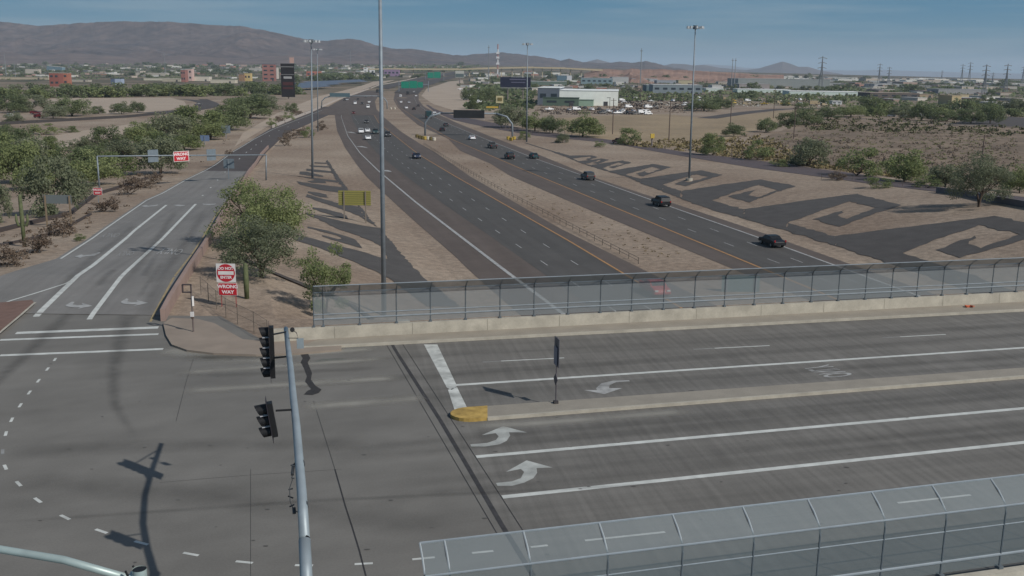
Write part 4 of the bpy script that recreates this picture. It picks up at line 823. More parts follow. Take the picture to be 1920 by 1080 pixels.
high_mast(1292, 339, 1304, 50, 'tall grey high mast light with a pale pedestal in the right gravel pattern', .24, ped=True)
high_mast(987.5, 266, 989, 82, 'high mast light beside the cantilever sign leg, right of the freeway', .3)
high_mast(586, 334, 583.5, 76, 'high mast light on the left bank above the gravel pattern', .26)
high_mast(596, 247, 595, 92, 'farther thin high mast light beside the ramp, left of the freeway', .22, lamps=True)
p = at(720, 590); th = high_mast(720, 592, 712, -62, 'nearest and thickest high mast light, rising out of the top of the picture', .2, r_top=.12)
# ------------------------------------------------------------------ cantilever and truss sign structures
def arch_gantry(label, lb, rb, lt, rt, zt, panel_px, mt, parts=True, leg=.35):
    """lb/rb: base pixels; legs bend into an overhead beam at pixel height zt"""
    pL = at(*lb); y = pL[1]; pR = P_at(rb[0], rb[1], y); th = thing('sign_bridge', label, 'sign gantry', pL); q = lambda a, b_: lp(P_at(a, b_, y), th)
    MB().tube([q(*lb), q(lb[0] + .5, zt + (lb[1] - zt) * .42), q(lt[0] * .35 + lb[0] * .65, zt + (lb[1] - zt) * .14), q(*lt)], leg, 10).build('leg', GALV, th, smooth=True)
    MB().tube([q(*rb), q(rb[0] - .5, zt + (rb[1] - zt) * .42), q(rt[0] * .35 + rb[0] * .65, zt + (rb[1] - zt) * .14), q(*rt)], leg, 10).build('leg', GALV, th, smooth=True)
    MB().tube([q(*lt), q(*rt)], leg * .8, 8).build('beam', GALV, th, smooth=True)
    x0, x1, y0, y1 = panel_px; c = q((x0 + x1) / 2, (y0 + y1) / 2); w, h = (x1 - x0) * y / FPX, (y1 - y0) * y / FPX
    MB().box((c[0], c[1] - .7, c[2]), (w, .9, h)).build('message_panel', mt, th); MB().box((c[0], c[1] - .2, c[2] - h / 2 - .35), (w, 1.3, .12)).build('walkway', mat('walkway_grating', (.4, .4, .4), .6), th)
    return th
DKP = mat('dark_message_panel', (.022, .024, .026), .5, noise=.15, scale=.5)
arch_gantry('grey overhead sign bridge with a dark message panel over the right carriageway', (797, 254), (961, 262), (826, 212), (930, 213), 212, (851, 908, 206.5, 221), DKP)
arch_gantry('distant overhead sign bridge with a blue grey panel where the ramp leaves the freeway', (603, 203), (726, 206), (622, 180), (708, 180), 180, (619, 656, 174.5, 181.5), mat('blue_grey_message_panel', (.09, .14, .16), .5), leg=.32)
def green_gantry(px, py, x0, x1, y0, y1, label, panels):
    p = at(px, py); y = p[1]; th = thing('sign_bridge', label, 'sign gantry', p); q = lambda a, b_: lp(P_at(a, b_, y), th)
    for a in (x0 - 4, x1 + 6): MB().tube([q(a, py), q(a, y0)], .4, 8).build('leg', GALV, th)
    MB().tube([q(x0 - 4, (y0 + y1) / 2), q(x1 + 6, (y0 + y1) / 2)], .45, 8).build('beam', GALV, th)
    for a, b_, c_, d_ in panels: c = q((a + b_) / 2, (c_ + d_) / 2); MB().box((c[0], c[1] - .8, c[2]), ((b_ - a) * y / FPX, .3, (d_ - c_) * y / FPX)).build('green_panel', GRN, th)
green_gantry(775, 172, 752, 797, 152, 165, 'green overhead freeway signs in three panels before the bend', [(752.5, 767, 153, 165), (768, 782, 152, 165), (783, 793, 154, 164)])
green_gantry(814, 151.5, 802, 826, 135, 146, 'pair of green overhead signs farther up the freeway, smaller than the first set', [(802, 813, 136, 146), (814, 826, 135, 146)])
# sand barrels at the sign legs
BAR = [mat('yellow_barrel', (.42, .3, .06), .7), mat('pale_barrel', (.5, .46, .38), .7), mat('olive_barrel', (.14, .11, .04), .8)]
for i, (bx, by, mi, w_) in enumerate([(782, 258, 2, 'olive'), (787, 260, 2, 'olive'), (792, 261, 2, 'olive'), (797, 262, 0, 'yellow'), (802, 262, 1, 'pale'), (808, 263, 2, 'olive'), (814, 264, 1, 'pale'), (953, 262, 0, 'yellow'), (958, 264, 0, 'yellow'), (964, 262, 0, 'yellow'), (733, 205, 1, 'white'), (740, 205, 1, 'white')]):
    p = at(bx, by); s = p[1] / FPX; th = thing('sand_barrel', (w_ + ' crash barrel ' + ('clustered at the left leg of the near overhead sign bridge' if i < 7 else 'at the right leg of the near overhead sign bridge' if i < 10 else 'at the foot of the distant overhead sign bridge')), 'barrel', p, group='sand barrels guarding the sign legs')
    MB().tube([(0, 0, 0), (0, 0, .3), (0, 0, 1.0)], [.5, .62, .6], 12).build('barrel_body', BAR[mi], th); MB().tube([(0, 0, 1.0), (0, 0, 1.12)], [.66, .5], 12).build('lid', BAR[mi], th)
# ------------------------------------------------------------------ automatic descriptions: by the nearest thing one can find
LAND = [(110, 150, 'the tall red tower with a canopy'), (218, 152, 'the small pale blue building'), (349, 143, 'the red stepped building'), (505, 137, 'the red and brown hotel block'), (541, 150, 'the dark billboard pylon'),
        (692, 131, 'the white office block'), (775, 158, 'the green overhead signs'), (870, 140, 'the pale roadside billboard'), (932, 120, 'the red and white radio mast'), (965, 155, 'the dark wide billboard'),
        (1080, 185, 'the big white warehouse'), (1120, 150, 'the teal warehouse'), (1200, 125, 'the thin mast above the dirt mounds'), (1240, 165, 'the grey teal warehouse'), (1297, 150, 'the right high mast light'),
        (1467, 125, 'the conical blue hill'), (1538, 140, 'the single tall power pylon'), (1500, 172, 'the long white roof'), (1797, 187, 'the beige tower block'), (1680, 180, 'the low brown building'), (1850, 140, 'the right power pylons'),
        (160, 200, 'the sandy lot'), (385, 193, 'the curving side road'), (620, 165, 'the blue carport roofs'), (1340, 200, 'the side road beyond the field'), (440, 250, 'the upper end of the off ramp'), (290, 293, 'the wrong way gantry'),
        (1060, 230, 'the mesquite row by the frontage road'), (30, 140, 'the thin mast at the far left')]
def auto_label(px, py, what, verb='standing'):
    b = min(LAND, key=lambda l: (l[0] - px) ** 2 + (2.5 * (l[1] - py)) ** 2); dx, dy = px - b[0], py - b[1]
    rel = ('left of' if dx < -6 else 'right of' if dx > 6 else 'straight below') if abs(dx) > abs(dy) * 1.5 or abs(dx) > 6 else ('beyond' if dy < 0 else 'in front of')
    dist_ = '' if abs(dx) < 22 else ('a little ' if abs(dx) < 60 else 'well ')
    if rel in ('beyond', 'in front of', 'straight below'): dist_ = ''
    lay = ', beyond' if rel in ('left of', 'right of') and dy < -7 else ', nearer' if rel in ('left of', 'right of') and dy > 7 else ''
    l = f'{what} {dist_}{rel} {b[2]}{lay}'
    if len(l.split()) > 15: l = f'{what} {rel} {b[2]}'
    if len(l.split()) > 16: l = ' '.join(l.split()[:3] + l.split()[-11:])
    return l
# ------------------------------------------------------------------ trees
def tree_proto(seed, n_leaf, leaf, stems=3, spread=1., flat_=.62, low=.25, trunk_h=.28, clumps=26, mat_i=0, tr=.02, cr=.17):
    """unit tree: height 1, crown about 1.1 wide"""
    r = np.random.default_rng(seed); tb = MB(); tips = []
    for s in range(stems):
        a0 = 2 * math.pi * s / stems + r.uniform(-.5, .5); base = Vector((r.uniform(-.012, .012), r.uniform(-.012, .012), -.02)); k = Vector((math.cos(a0) * .06, math.sin(a0) * .06, trunk_h)) * r.uniform(.8, 1.1)
        tb.tube([base, base * .5 + k * .5 + Vector((0, 0, .02)), k], [tr, tr * .8, tr * .62], 6, False)
        for j in range(3):
            a1 = a0 + r.uniform(-1.1, 1.1); q = k + Vector((math.cos(a1) * .2 * spread, math.sin(a1) * .2 * spread, r.uniform(.12, .3))); mdp = (k + q) / 2 + Vector((0, 0, -.02)); tb.tube([k, mdp, q], [tr * .6, tr * .4, tr * .28], 5, False)
            for l in range(2):
                a2 = a1 + r.uniform(-1, 1); e = q + Vector((math.cos(a2) * .15, math.sin(a2) * .15, r.uniform(0, .2))); tb.tube([q, e], [tr * .28, tr * .1], 4, False); tips.append(e)
    cl = []
    for i in range(clumps):
        a = r.uniform(0, 2 * math.pi); rad = math.sqrt(r.uniform(0.02, 1)) * .5 * spread; top_ = 1 - (rad / .55) ** 2 * .45; z = r.uniform(low + .1 * (rad / .5 < .5), max(low + .1, top_ - .06))
        cl.append((math.cos(a) * rad, math.sin(a) * rad, z, r.uniform(.6, 1.25) * cr))
    cl += [(e.x, e.y, e.z, cr * .7) for e in tips[::2]]
    w = np.array([c[3] ** 2 for c in cl]); w /= w.sum(); idx = r.choice(len(cl), n_leaf, p=w); V = []; F_ = []
    for n_, i in enumerate(idx):
        c = cl[i]; v = r.normal(size=3); v /= np.linalg.norm(v); rr = c[3] * r.uniform(.35, 1.0) ** .6 * r.uniform(.8, 1.15); p = np.array(c[:3]) + v * rr * np.array([1, 1, flat_])
        if p[2] < low * .6: p[2] = low * .6 + r.uniform(0, .05)
        u = r.normal(size=3); u /= np.linalg.norm(u); t_ = np.cross(u, v + r.normal(size=3) * .6); t_ /= np.linalg.norm(t_) + 1e-9; s = leaf * r.uniform(.6, 1.35); a, b_ = u * s, t_ * s * .55
        o = len(V); V += [p - a, p - b_, p + a, p + b_]; F_.append((o, o + 1, o + 2, o + 3))
    V = np.array(V); V[:, 2] /= max(.6, V[:, 2].max())
    me = bpy.data.meshes.new('crown'); me.from_pydata([tuple(x) for x in V], [], F_); me.materials.append(LEAF[mat_i]); return tb, me
PROTO = {}
def get_proto(key, **k):
    if key not in PROTO:
        tb, me = tree_proto(**k); o = tb.build('trunk', BARK); tm = o.data; COL.objects.unlink(o); bpy.data.objects.remove(o); PROTO[key] = (tm, me)
    return PROTO[key]
KN = {'near0': dict(seed=1, n_leaf=19000, leaf=.0125, mat_i=0, clumps=60, cr=.15, low=.16, flat_=.75), 'near1': dict(seed=2, n_leaf=15000, leaf=.0125, mat_i=1, clumps=50, cr=.15, low=.2, flat_=.72), 'near2': dict(seed=3, n_leaf=7500, leaf=.015, mat_i=0, clumps=26, low=.16, cr=.15, spread=.95)}
for i in range(3):
    for mi in range(3): KN[f'mid{mi}{i}'] = dict(seed=10 + i + 5 * mi, n_leaf=5200, leaf=.026, mat_i=mi, clumps=34 + 4 * i, low=.08 + .05 * i, stems=2 + i % 2, cr=.19, flat_=.8)
    for mi in range(3): KN[f'far{mi}{i}'] = dict(seed=30 + i + 5 * mi, n_leaf=620, leaf=.07, mat_i=mi, clumps=18, low=.02, stems=1, cr=.22, flat_=.85)
    KN[f'bush{i}'] = dict(seed=50 + i, n_leaf=1300, leaf=.035, mat_i=3, clumps=16, low=.05, trunk_h=.1, cr=.2); KN[f'gbush{i}'] = dict(seed=60 + i, n_leaf=2200, leaf=.03, mat_i=0, clumps=18, low=.04, trunk_h=.08, cr=.21)
def tree(px, pyb, wpx, hpx, key, label, name='desert_tree', cat='tree', group=None, rz=None, crown='crown', tr='trunk'):
    p = at(px, pyb); m_ = p[1] / FPX; tm, me = get_proto(key, **KN[key]); th = thing(name, label, cat, p, rz if rz is not None else random.uniform(0, 6.28), group, (wpx * m_ / 1.12, wpx * m_ / 1.12, hpx * m_ * 1.02))
    for n_, d_ in ((crown, me), (tr, tm)): o = bpy.data.objects.new(n_, d_); COL.objects.link(o); o.parent = th
    return th
tree(492, 470, 190, 142, 'near0', 'large bright green palo verde behind the grey green one beside the off ramp', rz=.6)
tree(490, 520, 188, 122, 'near1', 'grey green mesquite with a forked trunk behind the wrong way sign', rz=2.)
tree(612, 590, 120, 140, 'near2', 'sparse bright green young tree at the left end of the bridge fence', rz=1.2)
tree(1835, 388, 122, 104, 'near1', 'lone mesquite with a leaning dark trunk in front of the dark wall at right', rz=.3)
LT = [(30, 345, 90, 100, 'mid01', 'leafy green tree at the left edge above the sign back'), (100, 404, 104, 118, 'mid10', 'broad grey green mesquite whose trunk stands behind the wide sign back'), (180, 348, 100, 70, 'mid02', 'bushy green tree directly left of the gantry post'),
      (302, 326, 92, 78, 'mid12', 'umbrella shaped mesquite with a thin trunk under the gantry beam'), (35, 300, 80, 62, 'mid21', 'dark green tree at the left edge below the sandy clearing'), (95, 288, 52, 34, 'mid00', 'small round light green tree in the left sandy clearing'),
      (205, 282, 62, 48, 'mid20', 'dark green tree left of the gantry beam, above it'), (152, 283, 48, 28, 'mid11', 'low grey green tree between two darker ones in the left clearing'), (262, 272, 66, 44, 'mid01', 'mid green tree in the middle of the left bank row'),
      (318, 262, 84, 52, 'mid12', 'wide tree in the row below the curving side road'), (372, 258, 96, 60, 'mid00', 'large green tree just left of the small blue sign back'), (432, 244, 80, 56, 'mid22', 'tall dark tree with a bare trunk beside the upper ramp'), (470, 222, 84, 46, 'mid21', 'dense dark tree nearest the billboard pylon'),
      (500, 208, 60, 34, 'mid11', 'grey green tree between the pylon and the ramp'), (415, 232, 60, 34, 'mid02', 'tree behind the bare trunked tree by the upper ramp'), (-10, 420, 60, 95, 'mid10', 'pale grey green tree cut by the left edge of the picture'), (0, 300, 50, 60, 'mid22', 'dark tree partly outside the left edge'),
      (60, 320, 70, 70, 'mid12', 'greyish tree in the thick of the left planting'), (140, 330, 90, 62, 'mid20', 'dark tree behind the broad grey green mesquite'), (228, 214, 40, 24, 'mid22', 'rounded tree at the left of a pair on the sandy lot'), (258, 211, 30, 22, 'mid21', 'rounded tree at the right of a pair on the sandy lot'),
      (185, 214, 24, 16, 'mid20', 'small bush like tree left of the pair on the sandy lot'), (135, 218, 74, 38, 'mid21', 'wide dark thicket tree in front of the sandy lot'), (100, 222, 50, 26, 'mid12', 'tree at the left end of the thicket in front of the sandy lot'), (60, 210, 60, 34, 'mid10', 'grey green tree near the parking lot at the far left'),
      (20, 212, 60, 40, 'mid22', 'large dark tree near the parking lot at the far left edge'), (25, 232, 40, 22, 'mid11', 'small tree by the pale road at the far left'), (82, 252, 60, 20, 'gbush0', 'long low green thicket behind the sandy strip'), (130, 248, 36, 12, 'gbush1', 'low yellowish thicket right of the long green one'),
      (545, 210, 26, 18, 'mid20', 'small dark tree to the right of the pylon foot'), (620, 150, 60, 18, 'mid02', 'green tree mass behind the blue carport roofs')]
LT += [(-8, 318, 90, 70, 'mid00', 'bright bushy tree at the left edge above the saguaro'), (66, 356, 80, 62, 'mid02', 'low bright green bushy tree just above the wide sign back'), (148, 372, 66, 44, 'mid11', 'greyish bush like tree between the sign back and the gantry post'), (222, 330, 70, 46, 'mid00', 'light green bushy tree under the left half of the gantry beam'),
       (232, 302, 70, 44, 'mid11', 'pale tree just above the left half of the gantry beam'), (285, 290, 70, 44, 'mid00', 'light green bushy tree above the left sign back on the gantry'), (345, 282, 66, 40, 'mid02', 'green bushy tree above the wrong way panel of the gantry'), (395, 262, 60, 40, 'mid01', 'bushy tree right of the small blue sign back'),
       (340, 245, 70, 34, 'mid02', 'rounded tree behind the wide one below the curving road'), (290, 248, 60, 26, 'mid01', 'low tree below the left part of the curving road'), (450, 205, 60, 26, 'mid22', 'dark tree at the back of the row near the pylon'), (480, 196, 50, 20, 'mid20', 'small dark tree at the foot of the pylon, left'),
       (12, 262, 60, 30, 'mid21', 'dark bush like tree at the left edge beside the sandy strip'), (170, 318, 70, 50, 'mid22', 'dense dark tree at the centre of the left planting'), (90, 320, 60, 40, 'mid00', 'light green tree in the thick of the left planting')]
for t in LT: tree(*t[:6], group='trees planted along the off ramp')
RT = [(960, 240, 64, 44, 'mid12', 'left tree of the mesquite row by the frontage road'), (1003, 246, 54, 36, 'mid01', 'second tree of the mesquite row by the frontage road'), (1036, 250, 46, 34, 'mid21', 'dark tree in the middle of the mesquite row by the frontage road'),
      (1092, 257, 74, 50, 'mid02', 'right, tallest tree of the mesquite row by the frontage road'), (1183, 272, 48, 32, 'gbush2', 'rounded bright green bush beside the dark vehicle on the frontage road'), (1337, 291, 48, 42, 'mid00', 'round green tree right of the pedestal high mast light'),
      (1421, 300, 56, 38, 'gbush0', 'round pale green bush in the middle of the right bank edge'), (1518, 312, 84, 54, 'mid10', 'wide grey green tree right of the round pale bush'), (1606, 330, 88, 54, 'gbush1', 'broad bright green bush among the right bank row'), (1695, 340, 92, 62, 'mid01', 'dense green tree left of the lone mesquite'),
      (1772, 350, 72, 44, 'mid11', 'pale green shrub tree just left of the lone mesquite'), (1912, 362, 64, 56, 'mid02', 'green tree cut by the right edge of the picture'), (1376, 256, 40, 26, 'mid22', 'dark tree left of the creek line of trees'), (1436, 248, 42, 28, 'mid21', 'dark tree above the round pale bush'),
      (1478, 236, 44, 26, 'mid20', 'tree in the creek line, left part'), (1512, 234, 60, 36, 'mid22', 'large dark tree in the creek line'), (1552, 224, 50, 26, 'mid21', 'tree in the middle of the creek line'), (1596, 219, 60, 26, 'mid02', 'tree in the creek line, right part'),
      (1636, 214, 50, 36, 'mid22', 'tall dark tree where the creek line ends'), (1690, 222, 44, 22, 'mid10', 'grey green tree beyond the scrub field, left'), (1728, 226, 46, 34, 'mid21', 'tall tree beyond the scrub field near the low brown building'), (1775, 228, 56, 20, 'mid20', 'low dark tree beyond the scrub field'),
      (1820, 232, 50, 34, 'mid22', 'dark tree in front of the beige tower block'), (1856, 232, 46, 40, 'mid21', 'tall dark tree right of the beige tower block'), (1902, 214, 50, 30, 'mid10', 'grey green tree at the right edge beyond the field'), (1875, 226, 30, 20, 'mid12', 'small tree beside the paved lot at the right edge'),
      (1125, 276, 22, 12, 'gbush0', 'tiny shrub left of the dark vehicle on the frontage road'), (985, 262, 26, 16, 'gbush2', 'shrub beside the foot of the middle high mast light'), (1055, 268, 30, 18, 'mid10', 'small sparse tree on the bank below the mesquite row'), (945, 226, 40, 22, 'mid21', 'dark tree beside the yellow excavator sign'),
      (1320, 208, 70, 24, 'mid22', 'dark tree mass at the edge of the machinery yard'), (1350, 204, 50, 22, 'mid21', 'dark tree right of the machinery yard mass'), (1122, 190, 26, 18, 'mid01', 'green tree in front of the big white warehouse'), (1092, 192, 34, 14, 'mid02', 'low tree at the foot of the big white warehouse'),
      (1648, 352, 50, 20, 'gbush2', 'low shrub at the foot of the broad bright green bush'), (1570, 338, 40, 18, 'bush0', 'brownish shrub below the wide grey green tree'), (1460, 312, 40, 14, 'gbush1', 'low shrub right of the round pale green bush'), (1740, 352, 50, 24, 'gbush0', 'shrub at the base of the dense green tree'),
      (895, 205, 36, 26, 'mid20', 'dark tree over the car lot right of the freeway bend'), (915, 192, 44, 30, 'mid22', 'large dark tree over the car lot right of the freeway bend'), (880, 188, 34, 24, 'mid21', 'dark tree at the left corner of the car lot'), (1250, 152, 20, 12, 'mid20', 'small tree near the grey teal warehouse')]
for t in RT: tree(*t[:6], group='trees beyond the freeway on the right')
BU = [(68, 474, 62, 44, 'reddish brown shrub left of the ramp, largest of the lower shrubs'), (14, 500, 58, 44, 'brown shrub at the left edge of the picture'), (118, 440, 62, 42, 'pink brown shrub under the wide sign back'), (196, 397, 54, 30, 'brown shrub under the small wrong way sign'), (245, 365, 52, 36, 'brown shrub right of the small wrong way sign'),
      (272, 352, 40, 28, 'brown shrub upslope of the one right of the small wrong way sign'), (296, 340, 24, 18, 'small brown shrub near the umbrella shaped mesquite'), (534, 274, 24, 22, 'dark brown shrub lowest in the row by the barrier'), (545, 260, 26, 18, 'brown shrub second in the row by the barrier'),
      (562, 254, 24, 18, 'brown shrub in the middle of the row by the barrier'), (578, 258, 26, 20, 'brown green shrub beside the left high mast foot'), (604, 244, 24, 18, 'green brown shrub right of the thin high mast'), (510, 238, 20, 16, 'dark round shrub behind the barrier end'), (525, 231, 20, 15, 'shrub along the barrier beyond the barrier end'),
      (540, 225, 24, 14, 'shrub farther along the outside of the barrier'), (560, 216, 26, 12, 'long shrub outside the barrier near the thin high mast'), (150, 452, 24, 14, 'small twiggy shrub beside the sign post'), (430, 290, 16, 10, 'tiny shrub near the gantry by the ramp edge')]
for i, (a, b_, w, h, l) in enumerate(BU): tree(a, b_, w, h, f'bush{i % 3}' if i < 9 or i % 2 else 'gbush0', l, 'shrub', 'shrub', 'shrubs on the banks of the off ramp', crown='foliage', tr='stem')
# far tree belts
def belt(n, x0, x1, y0f, h0, h1, grp, what, mis=(0, 2, 2, 1), wide=(1.2, 2.2)):
    for i in range(n):
        px = x0 + (x1 - x0) * (i + random.random()) / n; y0 = y0f(px) + random.uniform(-1.5, 1.5); h = random.uniform(h0, h1); mi = random.choice(mis)
        tree(px, y0, h * random.uniform(*wide), h, f'far{mi}{random.randrange(3)}', auto_label(px, y0 - h / 2, what), 'distant_tree', 'tree', grp)
belt(46, -10, 560, lambda x: 184 - x * .012, 16, 24, 'dense belt of trees behind the sandy lot', 'dark green tree of the dense belt', (0, 2, 2))
belt(20, -10, 540, lambda x: 173 - x * .008, 12, 18, 'dense belt of trees behind the sandy lot', 'tree at the back of the dense belt', (2, 1))
belt(14, 560, 715, lambda x: 152 - (x - 560) * .02, 9, 14, 'trees behind the carports', 'green tree behind the carports', (0, 2))
belt(40, -5, 760, lambda x: random.uniform(128, 150), 5, 9, 'trees scattered through the left suburb', 'small suburb tree', (2, 2, 1), (1.2, 2.4))
belt(42, 900, 1560, lambda x: random.uniform(146, 176), 6, 12, 'trees scattered among the warehouses', 'dark tree among the warehouses', (2, 2, 1))
belt(34, 1380, 1930, lambda x: random.uniform(160, 208), 8, 17, 'trees scattered among the right side buildings', 'dark tree among the low buildings', (2, 2, 0))
belt(20, 1600, 1930, lambda x: random.uniform(205, 222), 14, 24, 'trees beyond the scrub field', 'tree beyond the scrub field', (2, 0))
# scrub in the field and dry brush: ground cover
def cover(name, poly, n, key_mats, smin, smax, mt, kind='stuff'):
    V = []; F_ = []; from_ = poly; xs = [p[0] for p in poly]; ys = [p[1] for p in poly]; k = 0; r = rng
    def inside(x, y):
        c = False; j = len(poly) - 1
        for i in range(len(poly)):
            if (poly[i][1] > y) != (poly[j][1] > y) and x < (poly[j][0] - poly[i][0]) * (y - poly[i][1]) / (poly[j][1] - poly[i][1]) + poly[i][0]: c = not c
            j = i
        return c
    while k < n:
        a, b_ = r.uniform(min(xs), max(xs)), r.uniform(min(ys), max(ys))
        if not inside(a, b_): continue
        k += 1; p = at(a, b_); s = r.uniform(smin, smax)
        for q in range(10):
            v = r.normal(size=3) * s * .5; v[2] = abs(v[2]) * .6; c = p + v; u = r.normal(size=3); u /= np.linalg.norm(u); w = r.normal(size=3); w = np.cross(u, w); w /= np.linalg.norm(w); u *= s * .33; w *= s * .28; o = len(V)
            V += [c - u, c - w, c + u, c + w]; F_.append((o, o + 1, o + 2, o + 3))
    o = MB().add(V, F_).build(name, mt); tag(o, None, None, None, 'stuff'); return o
cover('scrub', [(1440, 262), (1560, 228), (1900, 245), (1930, 352), (1760, 340), (1480, 303)], 1100, None, .25, 1.1, leaf_mat('purple_brown_scrub', (.15, .115, .09), (.25, .2, .15), .2))
cover('scrub', [(1440, 262), (1560, 228), (1900, 245), (1930, 352), (1760, 340), (1480, 303)], 700, None, .25, 1.0, leaf_mat('olive_scrub', (.15, .155, .07), (.24, .235, .12), .2))
cover('scrub', [(1310, 262), (1440, 252), (1500, 300), (1700, 336), (1500, 312), (1290, 284), (1200, 276), (1140, 270), (1250, 262)], 520, None, .6, 1.5, leaf_mat('yellow_brush', (.13, .11, .045), (.24, .19, .1), .1))
cover('scrub', [(1430, 240), (1600, 218), (1920, 240), (1920, 256), (1560, 246)], 320, None, .8, 2., leaf_mat('green_brush', (.06, .07, .03), (.15, .14, .07), .1))
cover('dry_brush', [(0, 440), (120, 410), (200, 370), (420, 262), (460, 262), (330, 335), (150, 440), (40, 500), (0, 505)], 90, None, .2, .5, LEAF[3])
cover('median_weeds', [(800, 270), (850, 280), (1300, 480), (1210, 485), (940, 350)], 120, None, .1, .28, leaf_mat('dry_weeds', (.13, .1, .05), (.2, .155, .09), .1))
# saguaros
CACT = mat('saguaro_skin', (.10, .115, .055), .8, noise=.25, scale=3)
def saguaro(px, pyb, pyt, label, arms=1, r_=.22):
    p = at(px, pyb); h = (pyb - pyt) * p[1] / FPX; th = thing('saguaro_cactus', label, 'cactus', p); MB().tube([(0, 0, 0), (0, 0, h * .5), (0, 0, h * .95), (0, 0, h)], [r_ * .85, r_, r_ * .85, r_ * .3], 12).build('stem', CACT, th, smooth=True)
    for k in range(arms): s = -1 if k % 2 else 1; MB().tube([(0, 0, h * .42), (s * .4, 0, h * .4), (s * .55, 0, h * .5), (s * .55, 0, h * .62)], [.13, .14, .14, .08], 8).build('arm', CACT, th, smooth=True)
saguaro(46, 462, 362, 'tall saguaro cactus at the left edge of the desert planting', 2, .2); saguaro(463, 560, 490, 'saguaro trunk beside the do not enter sign', 0, .2); saguaro(430, 500, 470, 'short saguaro just above the do not enter sign', 0, .2)
